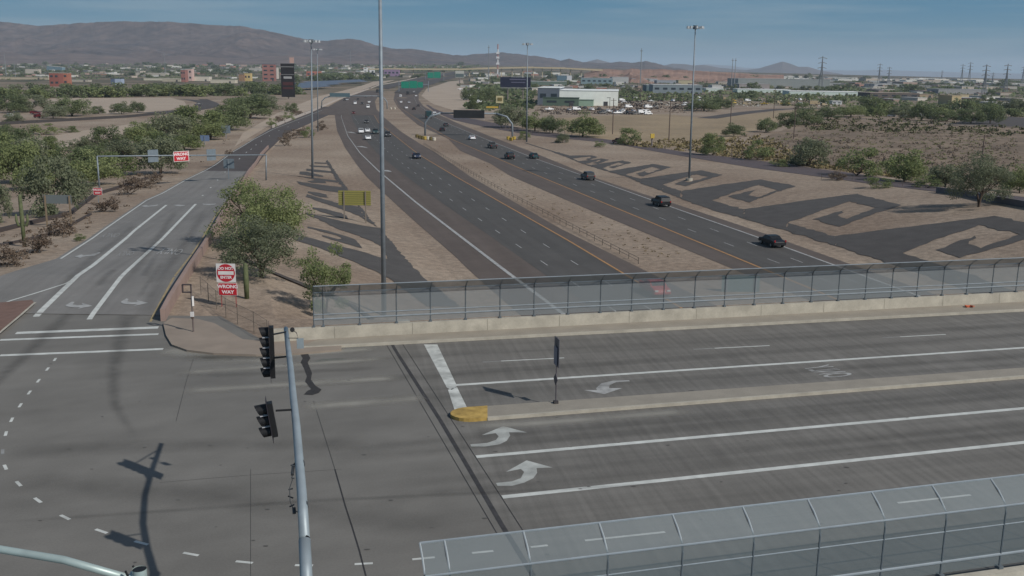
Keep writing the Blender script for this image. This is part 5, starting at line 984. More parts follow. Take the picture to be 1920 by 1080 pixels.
# ------------------------------------------------------------------ cars
GLASS = mat('dark_car_glass', (.02, .022, .025), .4, spec=.12); TYRE = mat('tyre_rubber', (.015, .015, .015), .9); RIM = mat('wheel_rim', (.3, .3, .3), .4, .6)
HL = mat('headlight', (.6, .6, .58), .2); TL = mat('tail_light', (.3, .015, .015), .3)
CC = {'white': (.72, .72, .72), 'silver': (.4, .41, .42), 'black': (.012, .013, .015), 'dark grey': (.04, .042, .045), 'dark teal': (.02, .05, .055), 'dark red': (.1, .012, .015), 'red': (.35, .03, .03), 'dark blue': (.02, .03, .06), 'yellow': (.5, .33, .04), 'green': (.03, .2, .07), 'tan': (.3, .24, .15)}
CPROTO = {}
def car_proto(kind, col):
    k = (kind, col)
    if k in CPROTO: return CPROTO[k]
    c = CC[col]; bm_ = mat('car_paint_' + col.replace(' ', '_'), c, .42, 0, spec=.35); L_, W_, H_ = {'sedan': (4.6, 1.82, 1.45), 'suv': (4.8, 1.95, 1.78), 'pickup': (5.6, 2.0, 1.9), 'van': (5.4, 2.0, 2.2), 'truck': (9., 2.5, 3.6)}[kind]
    h = thing('parked_proto', None, None, (0, 0, -500)); s = L_ / 4.6
    prof = {'sedan': [(-2.3, .35), (-2.25, .85), (-1.7, .98), (-1.15, 1.02), (-.55, 1.42), (.55, 1.45), (1.2, 1.02), (2.1, .88), (2.3, .6), (2.3, .35)],
            'suv': [(-2.4, .4), (-2.38, 1.0), (-2.15, 1.6), (-1.8, 1.74), (.3, 1.78), (1.0, 1.2), (2.2, 1.02), (2.4, .7), (2.4, .4)],
            'pickup': [(-2.8, .5), (-2.8, 1.15), (-.7, 1.15), (-.5, 1.85), (.8, 1.88), (1.4, 1.25), (2.6, 1.12), (2.8, .8), (2.8, .5)],
            'van': [(-2.7, .45), (-2.7, 2.1), (-2.5, 2.2), (1.2, 2.2), (1.9, 1.4), (2.6, 1.1), (2.7, .8), (2.7, .45)], 'truck': [(-4.5, .9), (-4.5, 3.6), (2.3, 3.6), (2.3, 1.2), (2.5, 2.6), (3.6, 2.6), (4.2, 1.7), (4.5, 1.5), (4.5, .6), (2.3, .6), (2.3, .9)]}[kind]
    n = len(prof); V = []
    zt = max(p[1] for p in prof)
    for sd_ in (-1, 1):
        for x, z in prof: w = W_ / 2 * (1 - (.14 if z > 1.15 and kind != 'truck' else 0)); V.append((x, sd_ * w, z))
    F_ = [tuple(range(n - 1, -1, -1)), tuple(range(n, 2 * n))] + [(i, (i + 1) % n, n + (i + 1) % n, n + i) for i in range(n)]
    o = MB().add(V, F_).build('body', bm_, h, fixn=True)
    import bmesh
    q2 = bmesh.new(); q2.from_mesh(o.data); bmesh.ops.bevel(q2, geom=[e for e in q2.edges if e.calc_face_angle(0) > .25], offset=.09 if kind != 'truck' else .05, segments=2, profile=.6, affect='EDGES'); q2.to_mesh(o.data); q2.free()
    g = MB(); yw = W_ / 2 * .86 + .012
    if kind == 'sedan': q = [(-1.1, 1.03), (-.58, 1.36), (.52, 1.38), (1.1, 1.03)]; fr_, rr2 = ((.6, 1.4), (1.16, 1.06)), ((-1.12, 1.06), (-.6, 1.39))
    elif kind == 'suv': q = [(-2.05, 1.1), (-1.85, 1.62), (.25, 1.66), (.85, 1.15)]; fr_, rr2 = ((.36, 1.72), (.96, 1.24)), ((-2.33, 1.15), (-2.13, 1.58))
    elif kind == 'pickup': q = [(-.5, 1.25), (-.4, 1.75), (.75, 1.78), (1.2, 1.28)]; fr_, rr2 = ((.85, 1.84), (1.35, 1.3)), ((-.66, 1.25), (-.53, 1.76))
    elif kind == 'van': q = [(.2, 1.3), (.2, 1.95), (1.2, 1.95), (1.65, 1.4)]; fr_, rr2 = ((1.27, 2.12), (1.85, 1.46)), ((-2.715, 1.4), (-2.715, 1.9))
    else: q = [(2.7, 1.7), (2.7, 2.4), (3.5, 2.4), (3.9, 1.75)]; fr_, rr2 = ((3.66, 2.5), (4.15, 1.78)), ((2.48, 2.0), (2.48, 2.4))
    for sd_ in (-1, 1): g = MB(); g.add([(x, sd_ * yw if kind != 'truck' else sd_ * (W_ / 2 + .01), z) for x, z in q], [(0, 1, 2, 3)]); g.build('side_window', GLASS, h)
    for nm, (a, b_), dx in (('windscreen', fr_, .02), ('rear_window', rr2, -.02)):
        g = MB(); w = W_ / 2 * .78; g.add([(a[0] + dx, -w, a[1] + .015), (a[0] + dx, w, a[1] + .015), (b_[0] + dx, w, b_[1] + .015), (b_[0] + dx, -w, b_[1] + .015)], [(0, 1, 2, 3)]); g.build(nm, GLASS, h)
    wx = {'sedan': 1.4, 'suv': 1.45, 'pickup': 1.75, 'van': 1.7, 'truck': 3.1}[kind]; wr = .33 if kind == 'sedan' else .38 if kind != 'truck' else .5
    for a in (-wx, wx):
        for sd_ in (-1, 1):
            wv = MB(); wv.tube([(a, sd_ * (W_ / 2 - .2), wr), (a, sd_ * (W_ / 2 + .01), wr)], wr, 14); wo = wv.build('wheel', TYRE, h); MB().tube([(a, sd_ * (W_ / 2), wr), (a, sd_ * (W_ / 2 + .025), wr)], wr * .6, 10).build('rim', RIM, wo)
    xe = prof[-1][0]; xr = prof[0][0]
    for sd_ in (-1, 1): MB().box((xe - .02, sd_ * W_ * .36, .75), (.1, .36, .16)).build('headlight', HL, h); MB().box((xr + .02, sd_ * W_ * .42, .95 if kind != 'truck' else 1.1), (.08, .18, .26)).build('tail_light', TL, h)
    CPROTO[k] = h; return h
used_p = set()
def car(px, py, kind, col, label, side='L', grp=None, yaw=None, scale=1.):
    p = at(px, py); h = car_proto(kind, col)
    c = h if (kind, col) not in used_p else copy_tree(h); used_p.add((kind, col))
    if yaw is None:
        cvv = {'L': cLO, 'R': cRO, 'F': cGL, 'M': cRL}[side]; y = p[1]; dx = ix(cvv, y + 12) - ix(cvv, y - 12); yaw = math.atan2(24, dx); yaw += math.pi if side in 'LM' else 0
    c.name = {'sedan': 'car', 'suv': 'sport_utility_vehicle', 'pickup': 'pickup_truck', 'van': 'van', 'truck': 'box_truck'}[kind]; c.location = (float(p[0]), float(p[1]), float(p[2]) + .06); c.rotation_euler = (0, 0, yaw); c.scale = (scale,) * 3
    tag(c, label, {'sedan': 'car', 'suv': 'car', 'pickup': 'pickup', 'van': 'van', 'truck': 'truck'}[kind], grp); return c
gL, gR = 'vehicles coming down the left carriageway', 'vehicles on the right carriageway'
CARS = [(1447, 461, 'sedan', 'black', 'black vehicle nearest the bridge in the right carriageway', 'R'), (1239, 386, 'suv', 'black', 'black sport utility vehicle passing below the high mast light', 'R'), (1102, 337, 'suv', 'dark grey', 'dark grey car behind the black sport utility vehicle, right carriageway', 'R'),
        (1001, 297, 'sedan', 'dark teal', 'dark teal sedan hugging the right white line', 'R'), (955, 298, 'suv', 'black', 'black vehicle beside the dark teal sedan', 'R'), (923, 278, 'pickup', 'dark grey', 'dark pickup ahead of the black vehicle by the sign leg', 'R'), (885, 262, 'sedan', 'white', 'white car between the legs of the near sign bridge', 'R'),
        (829, 246, 'sedan', 'black', 'black car just beyond the near sign bridge', 'R'), (836, 237, 'sedan', 'dark grey', 'dark grey car right beside the black one beyond the sign bridge', 'R'), (803, 222, 'truck', 'dark teal', 'dark box truck beyond the near sign bridge', 'R'), (814, 218, 'van', 'white', 'white van right of the dark box truck', 'R'),
        (762, 204, 'sedan', 'white', 'white car on the left lane of the far bend', 'R'), (776, 206, 'sedan', 'black', 'black car right of the white one at the far bend', 'R'), (784, 200, 'sedan', 'dark grey', 'dark grey car at the right edge of the far bend', 'R'), (752, 193, 'sedan', 'white', 'white car at the inside of the far bend', 'R'),
        (767, 193.5, 'sedan', 'silver', 'silver car in the middle of the far bend', 'R'), (751, 182, 'van', 'white', 'white van farther round the inside of the bend', 'R'), (765, 178, 'truck', 'dark grey', 'grey truck entering the far bend', 'R'), (780, 181, 'sedan', 'white', 'white car at the outside of the bend near the sand', 'R'),
        (776, 173, 'sedan', 'silver', 'silver car small and far up the right carriageway', 'R'), (1227, 551, 'sedan', 'red', 'red car seen through the bridge fence', 'L'),
        (781, 297, 'sedan', 'dark blue', 'dark sedan nearest in the left carriageway', 'L'), (690, 262, 'sedan', 'white', 'white car lowest of the white trio, left carriageway', 'L'), (677, 250, 'suv', 'white', 'white vehicle at the left of the white trio', 'L'), (689, 248, 'sedan', 'white', 'white car at the upper right of the white trio', 'L'),
        (704, 251, 'pickup', 'dark teal', 'dark teal pickup beside the white trio', 'L'), (727, 256, 'suv', 'dark grey', 'dark grey vehicle right of the nearest pole', 'L'), (687, 231, 'sedan', 'dark grey', 'dark grey sedan behind the white trio', 'L'), (663, 214, 'sedan', 'dark red', 'dark red car in the left lane', 'L'), (666, 196, 'van', 'white', 'white van beyond the dark red car', 'L'),
        (679, 196, 'sedan', 'black', 'black car beside the white van', 'L'), (690, 203, 'van', 'white', 'white van right of the black car', 'L'), (692, 193, 'sedan', 'white', 'white car behind the right white van', 'L'), (646, 189, 'pickup', 'dark grey', 'dark pickup under the distant sign bridge', 'L'), (651, 188.5, 'sedan', 'silver', 'silver car beside the dark pickup under the distant sign bridge', 'L'),
        (671, 188, 'sedan', 'black', 'black car under the middle of the distant sign bridge', 'L'), (686, 183, 'sedan', 'dark grey', 'grey car passing under the beam of the distant sign bridge', 'L'), (697, 182, 'sedan', 'dark red', 'dark red car right of the grey one under the distant beam', 'L'), (693, 167, 'sedan', 'black', 'black car beyond the distant sign bridge by the barrier', 'L'), (708, 174, 'truck', 'dark grey', 'grey truck far up the left carriageway', 'L')]
for a, b_, k, c, l, s in CARS: car(a, b_, k, c, l, s, gL if s == 'L' else gR)
car(1159, 269, 'suv', 'dark red', 'dark maroon vehicle on the frontage road beside the round bush', 'F'); car(372, 198, 'sedan', 'dark grey', 'small dark car on the curving side road', yaw=.6)
# parked vehicles and machinery in the yards
for i in range(46):
    t = min(i, 33) / 33; px = 1128 + 132 * t + random.uniform(-1, 1); py = 213 + random.uniform(-3.5, 2.5) - 6 * (t > .9)
    if i % 3 == 2: px, py = random.uniform(1020, 1130), random.uniform(203, 208)
    if i > 22: px, py = random.uniform(1150, 1330), random.uniform(183, 203)
    k, c = random.choice([('pickup', 'white'), ('van', 'white'), ('suv', 'white'), ('sedan', 'silver'), ('pickup', 'dark grey')]); car(px, py, k, c, auto_label(px, py, f'{c} {dict(suv="vehicle", sedan="car").get(k, k)} parked'), yaw=random.choice([.3, 1.8]), grp='vehicles parked in the yards')
for i in range(26):
    px, py = random.uniform(1345, 1560), random.uniform(188, 199); k, c = random.choice([('van', 'tan'), ('pickup', 'yellow'), ('van', 'white'), ('truck', 'tan'), ('pickup', 'tan')]); car(px, py, k, c, auto_label(px, py, f'{c} {k} parked in the machinery yard'), yaw=random.uniform(0, 3), grp='vehicles parked in the machinery yard')
for i in range(16):
    px, py = random.uniform(862, 905), random.uniform(165, 196); car(px, py, random.choice(['pickup', 'suv']), 'white', auto_label(px, py, 'white vehicle parked in the car lot'), yaw=random.uniform(0, 3), grp='vehicles parked in the car lot by the bend', scale=1.2)
for i in range(22):
    px, py = random.choice([(random.uniform(1650, 1800), random.uniform(214, 224)), (random.uniform(10, 120), random.uniform(192, 225))]); c = random.choice(['white', 'silver', 'dark grey', 'dark red']); car(px, py, random.choice(['sedan', 'suv']), c, auto_label(px, py, f'{c} car parked'), yaw=random.uniform(0, 3), grp='cars parked in far lots')
for k, h in list(CPROTO.items()):
    if k not in used_p:
        for ch in list(h.children_recursive): bpy.data.objects.remove(ch)
        bpy.data.objects.remove(h)
# ------------------------------------------------------------------ mountains
def nz2(x, y, seed, oct_=5):
    v = 0; a = 1; r = np.random.default_rng(seed)
    for o in range(oct_):
        p = r.uniform(0, 6.28, 4); th_ = r.uniform(0, 6.28, 2); f = 2 ** o
        u1 = x * math.cos(th_[0]) + y * math.sin(th_[0]); u2 = x * math.cos(th_[1]) + y * math.sin(th_[1])
        v = v + a * (1 - np.abs(np.sin(u1 * f + p[0] + 1.3 * np.sin(u2 * f * .7 + p[1])))) * (.6 + .4 * np.sin(u2 * f + p[2])); a *= .52
    return v
def ridge(name, pts, dist, front, mt, rough=.3, nx=220, ny=26, scale=600., seed=1, back=.5, base_drop=0):
    pts = np.array(pts, float); px = np.linspace(pts[0, 0], pts[-1, 0], nx); py = np.interp(px, pts[:, 0], pts[:, 1]); py = py + (1.5 if rough > .7 else .5) * (nz2(px / 14., px * 0 + 3, seed, 5) - 1.1)
    V = []; F_ = []
    crest = np.array([P_at(a, b_, dist) for a, b_ in zip(px, py)])
    for j in range(ny):
        v = j / (ny - 1); d_ = dist - front + (front * (1 + back)) * v; t_ = (d_ - (dist - front)) / front
        k = d_ / dist; x = crest[:, 0] * k; b = T(x, np.full(nx, d_)) - 4 - base_drop
        n_ = nz2(x / scale, np.full(nx, d_ / scale), seed); n_ = (n_ - 1.15) * rough
        shp = np.clip(t_, 0, 1) ** 1.15 if t_ <= 1 else max(0, 1 - (t_ - 1) / back) ** .8
        h = crest[:, 2] * (d_ / dist if t_ < 1 else 1) - b
        if t_ < 1:
            hh = h * shp * (1 - .12 * (1 - shp)) + n_ * h * .42 * math.sin(math.pi * min(max(t_, 0), 1)) ** .7
            lim = HC + (crest[:, 2] - HC) * d_ / dist * (.965 if t_ < .97 else 1) - b; hh = np.minimum(hh, lim - .04 * h * (1 - t_) * (1 + .3 * n_))
        else: hh = h * shp * (1 + n_ * .4 * (1 - shp))
        V += [(a, d_, c + e) for a, c, e in zip(x, b, np.maximum(hh, 0))]
    for j in range(ny - 1):
        for i in range(nx - 1): q = j * nx + i; F_.append((q, q + 1, q + nx + 1, q + nx))
    o = MB().add(V, F_).build(name, mt, smooth=False); struct(o); return o
MTN = mat('brown_mountain_rock', (.088, .062, .052), .95, noise=.35, scale=.006, detail=12, bump=0, fine=.35, fscale=.02)
for M_ in (MTN,):
    t = M_.node_tree; b_ = t.nodes['Principled BSDF']; tc_ = N(t, 'ShaderNodeTexCoord'); n1 = N(t, 'ShaderNodeTexNoise'); n1.noise_type = 'RIDGED_MULTIFRACTAL'; n1.inputs['Scale'].default_value = .0035; n1.inputs['Detail'].default_value = 10
    bp_ = N(t, 'ShaderNodeBump'); bp_.inputs['Strength'].default_value = 1; bp_.inputs['Distance'].default_value = 60; t.links.new(tc_.outputs['Object'], n1.inputs['Vector']); t.links.new(n1.outputs[0], bp_.inputs['Height']); t.links.new(bp_.outputs[0], b_.inputs['Normal'])
MTN2 = mat('grey_mountain_rock', (.12, .095, .085), .95, noise=.25, scale=.004, detail=10)
ridge('mountain', [(-420, 62), (-200, 50), (0, 41), (70, 50), (150, 44), (230, 41), (320, 42), (400, 48), (450, 50), (510, 60), (550, 70), (585, 76.5), (618, 77), (650, 73.5), (675, 76), (702, 85), (735, 91), (770, 92), (800, 97), (850, 104), (885, 112), (930, 122)], 7200, 2300, MTN, .85, nx=420, ny=70, scale=420, seed=4)
ridge('foothills', [(-300, 108), (-60, 100), (20, 98), (60, 106), (130, 100), (200, 104), (260, 110), (340, 104), (430, 110), (540, 104), (610, 110), (680, 112), (760, 116), (800, 121)], 5200, 900, mat('foothill_rock', (.13, .093, .078), .95, noise=.3, scale=.01, detail=10), .5, nx=200, ny=16, scale=200, seed=9)
ridge('mountain', [(760, 108), (820, 103), (868, 104), (900, 101), (940, 98.5), (955, 101), (975, 102), (1000, 105), (1030, 109), (1050, 114), (1067, 111), (1092, 117), (1120, 119), (1145, 118), (1162, 115), (1185, 119), (1210, 115), (1230, 119), (1250, 125), (1290, 132)], 8300, 1700, MTN, .8, nx=260, ny=44, scale=330, seed=6)
ridge('distant_hills', [(1060, 124), (1090, 118), (1105, 113), (1120, 109.5), (1136, 114), (1160, 120), (1200, 124), (1240, 123), (1262, 118), (1283, 119), (1300, 122), (1320, 121), (1350, 127), (1400, 131), (1425, 127), (1445, 120.5), (1467, 113.5), (1480, 117), (1497, 124), (1515, 124), (1540, 132), (1580, 139)], 13000, 1500, MTN2, .3, nx=200, ny=12, scale=500, seed=8)
ridge('distant_hills', [(1240, 126), (1300, 121), (1325, 118), (1370, 121), (1400, 126), (1480, 128), (1550, 130), (1600, 131), (1650, 129), (1700, 131), (1760, 133), (1850, 135), (1920, 137), (2050, 139)], 24000, 1500, MTN2, .2, nx=150, ny=8, scale=900, seed=3)
ridge('dirt_mounds', [(1095, 137), (1125, 131), (1150, 129.5), (1168, 131.5), (1185, 129), (1205, 131), (1215, 129.5), (1240, 129.5), (1262, 132), (1285, 131), (1300, 133), (1330, 135), (1350, 135.5), (1400, 139), (1470, 143)], 2600, 1000, mat('reddish_dirt', (.25, .155, .115), .95, noise=.3, scale=.012, detail=9), 1.1, nx=160, ny=44, scale=70, seed=12)
# ------------------------------------------------------------------ buildings
def bld(x0, x1, yt, yb, wc, rc, label, depth=25., yaw=0., win=0, cat='building', name='building', grp=None, door=True, wallname='wall', par=True):
    p = at((x0 + x1) / 2, yb); m_ = p[1] / FPX; w = (x1 - x0) * m_; h = max(2.5, (yb - yt) * m_); th = thing(name, label, cat, (p[0], p[1], p[2]), yaw, grp)
    W_ = mat('wall_%02d_%02d_%02d' % tuple(int(c * 99) for c in wc), wc, .85, noise=.06, scale=.3); R_ = mat('roof_%02d_%02d_%02d' % tuple(int(c * 99) for c in rc), rc, .8, noise=.05, scale=.2)
    MB().box((0, depth / 2, h / 2 - .5), (w, depth, h + 1)).build(wallname, W_, th); MB().box((0, depth / 2, h + .12), (w + .6, depth + .6, .36)).build('roof', R_, th)
    if win:
        g = mat('window_glass', (.03, .04, .05), .25, spec=.5); n = max(2, int(w / 9))
        for r_ in range(win):
            z = h * (r_ + .6) / (win + .1); 
            for k in range(min(n, 12)): MB().box((-w / 2 + w * (k + .5) / min(n, 12), -.05, z), (w / min(n, 12) * .55, .12, h / (win + .6) * .4)).build('window', g, th)
    if door and w > 12: MB().box((w * .3, -.06, 1.5), (3, .14, 3)).build('door', mat('dark_door', (.06, .06, .065), .6), th)
    return th
bld(1046, 1157, 171, 198, (.78, .8, .74), (.75, .76, .74), 'big white warehouse with a dark coloured left face beyond the field', 60, R(-6), 0)
bld(1008, 1048, 166, 197, (.12, .14, .17), (.7, .72, .7), 'shaded left face of the big white warehouse, coloured dark grey', 60, R(-6), 1)  # separate block, its dark colour stands for the warehouse's shaded side
bld(1018, 1084, 184, 199, (.09, .13, .10), (.06, .09, .07), 'low dark green annex in front of the big white warehouse', 10, R(-6), 1)
bld(1084, 1112, 188, 199, (.26, .36, .28), (.2, .26, .22), 'pale green annex in front of the big white warehouse', 10, R(-6))
bld(994, 1062, 153, 160, (.12, .16, .13), (.55, .56, .54), 'long low building with a white roof left of the teal warehouse', 40)
bld(1090, 1148, 147, 158, (.2, .27, .29), (.52, .53, .52), 'teal grey warehouse with a white roof edge', 60, R(-4), 1)
bld(1148, 1178, 145, 156, (.4, .4, .39), (.5, .5, .5), 'pale warehouse right of the teal one', 50)
bld(1045, 1062, 142, 153, (.10, .16, .2), (.2, .25, .28), 'small dark teal block left of the teal warehouse', 30); bld(1063, 1072, 142, 150, (.55, .56, .58), (.5, .5, .5), 'tiny white block beside the dark teal one', 20)
bld(1212, 1225, 160, 172, (.11, .16, .18), (.5, .5, .5), 'dark left end of the grey teal warehouse', 40); bld(1225, 1315, 160, 175, (.2, .24, .26), (.5, .51, .5), 'long grey teal warehouse with a pale roof', 60, R(-3), 1)
bld(1185, 1232, 148, 155, (.34, .36, .38), (.5, .5, .5), 'low pale block above the grey teal warehouse', 40); bld(1232, 1272, 151, 157, (.28, .3, .33), (.42, .44, .46), 'blue grey shed above the grey teal warehouse', 40); bld(1272, 1300, 151, 160, (.42, .37, .24), (.42, .38, .28), 'beige shed behind the right high mast light', 30)
bld(1335, 1352, 160, 170, (.5, .5, .48), (.5, .5, .48), 'small white shed right of the high mast light', 30)
bld(1386, 1552, 149, 165, (.25, .27, .26), (.36, .38, .37), 'very long grey green distribution warehouse below the conical hill', 120, R(-3)); bld(1386, 1442, 158, 169, (.3, .27, .26), (.35, .33, .32), 'grey block at the left end of the distribution warehouse', 50)
bld(1384, 1480, 168, 174, (.5, .58, .53), (.8, .8, .78), 'long shed with a bright white roof beside the trees, left one', 40, R(-3)); bld(1482, 1612, 172, 179, (.5, .58, .54), (.8, .8, .78), 'long shed with a bright white roof, right one', 40, R(-3)); bld(1324, 1356, 166, 173, (.5, .56, .52), (.8, .8, .78), 'short white roofed shed left of the long ones', 30)
bld(1632, 1722, 175, 185, (.12, .1, .09), (.3, .24, .2), 'low dark brown building with a pale roof edge', 40, 0, 1); bld(1724, 1748, 177, 184, (.33, .26, .18), (.36, .3, .22), 'small beige building right of the low brown one', 20)
bld(1783, 1802, 180, 197, (.42, .34, .2), (.4, .33, .22), 'beige tower block among the dark trees', 20, R(10)); bld(1800, 1816, 178, 188, (.5, .42, .28), (.4, .33, .22), 'beige wing of the tower block with a flat canopy', 16)
bld(1760, 1850, 168, 176, (.28, .28, .28), (.36, .36, .36), 'grey flat warehouse behind the low brown building', 40); bld(1640, 1700, 158, 163, (.4, .4, .4), (.5, .5, .5), 'pale warehouse far beyond the low brown building', 60); bld(1812, 1822, 158, 165, (.65, .66, .66), (.6, .6, .6), 'single bright white block in the right distance', 30)
bld(1560, 1578, 190, 196, (.5, .52, .52), (.6, .6, .6), 'white trailer office at the end of the machinery yard', 6, 0, 1); bld(1545, 1560, 191, 196, (.08, .11, .11), (.1, .13, .13), 'dark green trailer beside the white trailer office', 6)
# left side
bld(94, 111, 138, 162, (.24, .085, .065), (.5, .45, .38), 'dark red half of the tall red tower with a canopy', 16, R(6), 2); bld(111, 127, 138, 160, (.36, .14, .09), (.5, .45, .38), 'bright orange red half of the tall red tower', 16, R(6), 2)
t = bld(86, 118, 125, 132, (.16, .24, .28), (.55, .52, .45), 'slanted blue edged canopy behind the tall red tower', 14, R(-12)); t.rotation_euler = (0, R(4), R(-12))
bld(208, 216, 148, 158, (.1, .13, .2), (.05, .06, .08), 'dark left half of the small pale blue building', 10); bld(216, 228, 148, 160, (.32, .38, .48), (.06, .07, .09), 'small pale blue building with a dark cornice', 10)
bld(340, 348, 132, 154, (.28, .13, .11), (.3, .35, .35), 'red brown tower at the left of the red stepped building', 14, 0, 2); bld(348, 360, 130, 152, (.52, .36, .32), (.32, .4, .4), 'pink stepped building with a teal roof edge', 14, 0, 2); bld(360, 392, 144, 152, (.55, .5, .42), (.5, .47, .42), 'pale low wing right of the red stepped building', 16)
bld(448, 458, 140, 152, (.28, .17, .1), (.3, .22, .15), 'brown left half of the tan box building', 12); bld(458, 470, 138, 152, (.5, .38, .17), (.42, .34, .2), 'tan box building left of the hotel block', 12, 0, 1)
bld(493, 516, 122, 152, (.27, .125, .105), (.1, .14, .2), 'red and brown hotel block left of the billboard pylon', 20, R(8), 4); bld(516, 520, 128, 148, (.5, .45, .4), (.4, .4, .4), 'narrow pale wing on the right of the hotel block', 14)
bld(575, 600, 134, 145, (.36, .13, .09), (.32, .26, .2), 'low red brown building right of the billboard pylon', 20, 0, 1); bld(682, 702, 127, 136, (.6, .6, .58), (.55, .55, .55), 'white office block with a dark window band', 20, R(6), 2); bld(720, 748, 131, 143, (.25, .17, .27), (.3, .24, .32), 'purple low building right of the nearest pole', 20, 0, 1)
bld(48, 72, 130, 138, (.45, .4, .34), (.5, .46, .4), 'pale two storey house left of the tall red tower', 14); bld(255, 310, 137, 142, (.42, .38, .32), (.55, .52, .46), 'long low pale roofed building, left part', 24); bld(270, 330, 147, 151, (.5, .46, .36), (.55, .52, .42), 'cream low building in front of the long pale roofed one', 16)
bld(305, 338, 148, 153, (.4, .36, .28), (.5, .46, .36), 'cream shed just left of the red stepped building', 12); bld(395, 440, 150, 156, (.5, .45, .36), (.55, .5, .4), 'cream long building behind the tree belt', 16); bld(450, 492, 128, 133, (.4, .38, .34), (.55, .55, .52), 'pale roofed building left of the hotel block, beyond', 24)
bld(130, 165, 150, 153, (.42, .38, .32), (.5, .46, .4), 'low cream building right of the tall red tower', 14); bld(0, 90, 145, 149, (.42, .36, .26), (.4, .35, .26), 'long sandy wall like building at the far left edge', 10); bld(595, 640, 138, 143, (.3, .32, .28), (.42, .45, .4), 'grey green roofed building behind the carports', 20)
# small houses and sheds scattered over the plain
WHITE_ONLY = False
HC_ = [(.5, .46, .4), (.38, .33, .28), (.42, .36, .3), (.3, .22, .18), (.55, .54, .5), (.24, .24, .24), (.34, .18, .14)]; HN = ['pale', 'beige', 'tan', 'brown', 'white', 'grey', 'reddish']
def houses(n, x0, x1, y0, y1, grp, what, wmin, wmax, hmin, hmax):
    for i in range(n):
        a = x0 + (x1 - x0) * (i + random.random()) / n; b_ = random.uniform(y0(a), y1(a)); w = random.uniform(wmin, wmax); h = random.uniform(hmin, hmax); c = 4 if WHITE_ONLY else random.randrange(7); rc = (.72, .71, .68) if WHITE_ONLY else random.choice([(.42, .4, .37), (.5, .49, .46), (.3, .2, .16), (.36, .32, .28)])
        bld(a - w / 2, a + w / 2, b_ - h, b_, HC_[c], rc, auto_label(a, b_ - 2, what if what[:5] == 'white' else f'{HN[c]} low {what}'), 10 + w, R(random.uniform(-20, 20)), 0, 'house' if 'house' in what and 'ware' not in what else 'building', what.replace(' ', '_'), grp, False)
houses(120, -10, 780, lambda x: 119.5, lambda x: 146, 'houses of the suburb below the mountain', 'house', 4, 13, 1.6, 3.4)
houses(46, 560, 870, lambda x: 119, lambda x: 131, 'houses of the suburb below the mountain', 'house', 4, 12, 1.5, 2.6)
houses(66, 860, 1390, lambda x: 136 + max(0, x - 1000) * .02, lambda x: 172, 'sheds of the industrial area', 'shed', 6, 22, 2, 5)
houses(80, 1360, 1930, lambda x: 142 + (x - 1360) * .019, lambda x: 168, 'sheds of the right distance', 'shed', 8, 34, 2, 4.5)
WHITE_ONLY = True
houses(70, 1400, 1930, lambda x: 142 + (x - 1360) * .019, lambda x: 150 + (x - 1360) * .02, 'white sheds along the right horizon', 'warehouse', 14, 40, 1.6, 3.)
houses(56, 890, 1400, lambda x: 138, lambda x: 168, 'white sheds among the warehouses', 'warehouse', 7, 22, 1.6, 3.6)
houses(46, 0, 720, lambda x: 121, lambda x: 148, 'white roofed houses of the suburb', 'white roofed house', 5, 18, 1.2, 2.2)
WHITE_ONLY = False
houses(26, 1620, 1930, lambda x: 166, lambda x: 200, 'buildings beyond the scrub field', 'building', 10, 34, 3, 6)
belt(90, -5, 880, lambda x: random.uniform(120, 146), 4, 7.5, 'trees scattered through the left suburb', 'small suburb tree', (2, 2, 1), (1.6, 3.2))
belt(60, 860, 1920, lambda x: random.uniform(139 + max(0, x - 1200) * .02, 168), 4.5, 8, 'trees scattered among the warehouses', 'dark tree among the warehouses', (2, 2, 1), (1.8, 3.4))
# far vegetation too fine to count
def speckle(name, poly, n, smin, smax, mt):
    V = []; F_ = []; r = rng; xs = [p[0] for p in poly]; ys = [p[1] for p in poly]
    for k in range(n):
        a = r.uniform(xs[0], xs[1]); b_ = np.interp(a, [xs[0], xs[1]], ys[:2]) + (np.interp(a, [xs[0], xs[1]], ys[2:4]) - np.interp(a, [xs[0], xs[1]], ys[:2])) * r.random(); p = at(a, b_); s = r.uniform(smin, smax) * p[1] / FPX
        for q in range(6):
            v = r.normal(size=3) * s * .5; v[2] = abs(v[2]) * .5; c = p + v; u = r.normal(size=3); u /= np.linalg.norm(u); w = np.cross(u, r.normal(size=3)); w /= np.linalg.norm(w); u *= s * .5; w *= s * .4; o = len(V); V += [c - u, c - w, c + u, c + w]; F_.append((o, o + 1, o + 2, o + 3))
    tag(MB().add(V, F_).build(name, mt), None, None, None, 'stuff')

def spk(name, x0, x1, ya, yb, n, a_, b_, mt):
    V = []; F_ = []; r = rng
    for k in range(n):
        px = r.uniform(x0, x1); py = r.uniform(ya(px), yb(px)); p = at(px, py); s = r.uniform(a_, b_) * p[1] / FPX
        for q in range(6):
            v = r.normal(size=3) * s * .5 * np.array([1.5, 1, 1]); v[2] = abs(v[2]) * .45; c = p + v; u = r.normal(size=3); u /= np.linalg.norm(u); w = np.cross(u, r.normal(size=3)); w /= np.linalg.norm(w); u *= s * .5; w *= s * .4; o = len(V); V += [c - u, c - w, c + u, c + w]; F_.append((o, o + 1, o + 2, o + 3))
    tag(MB().add(V, F_).build(name, mt), None, None, None, 'stuff')
spk('far_woodland', -20, 900, lambda x: 119.5, lambda x: 150 if x < 560 else 134, 1700, 2., 4.2, LEAF[2])
spk('far_woodland', 880, 1940, lambda x: 138 + max(0, x - 1100) * .019, lambda x: 170, 1300, 2., 4.4, LEAF[2])
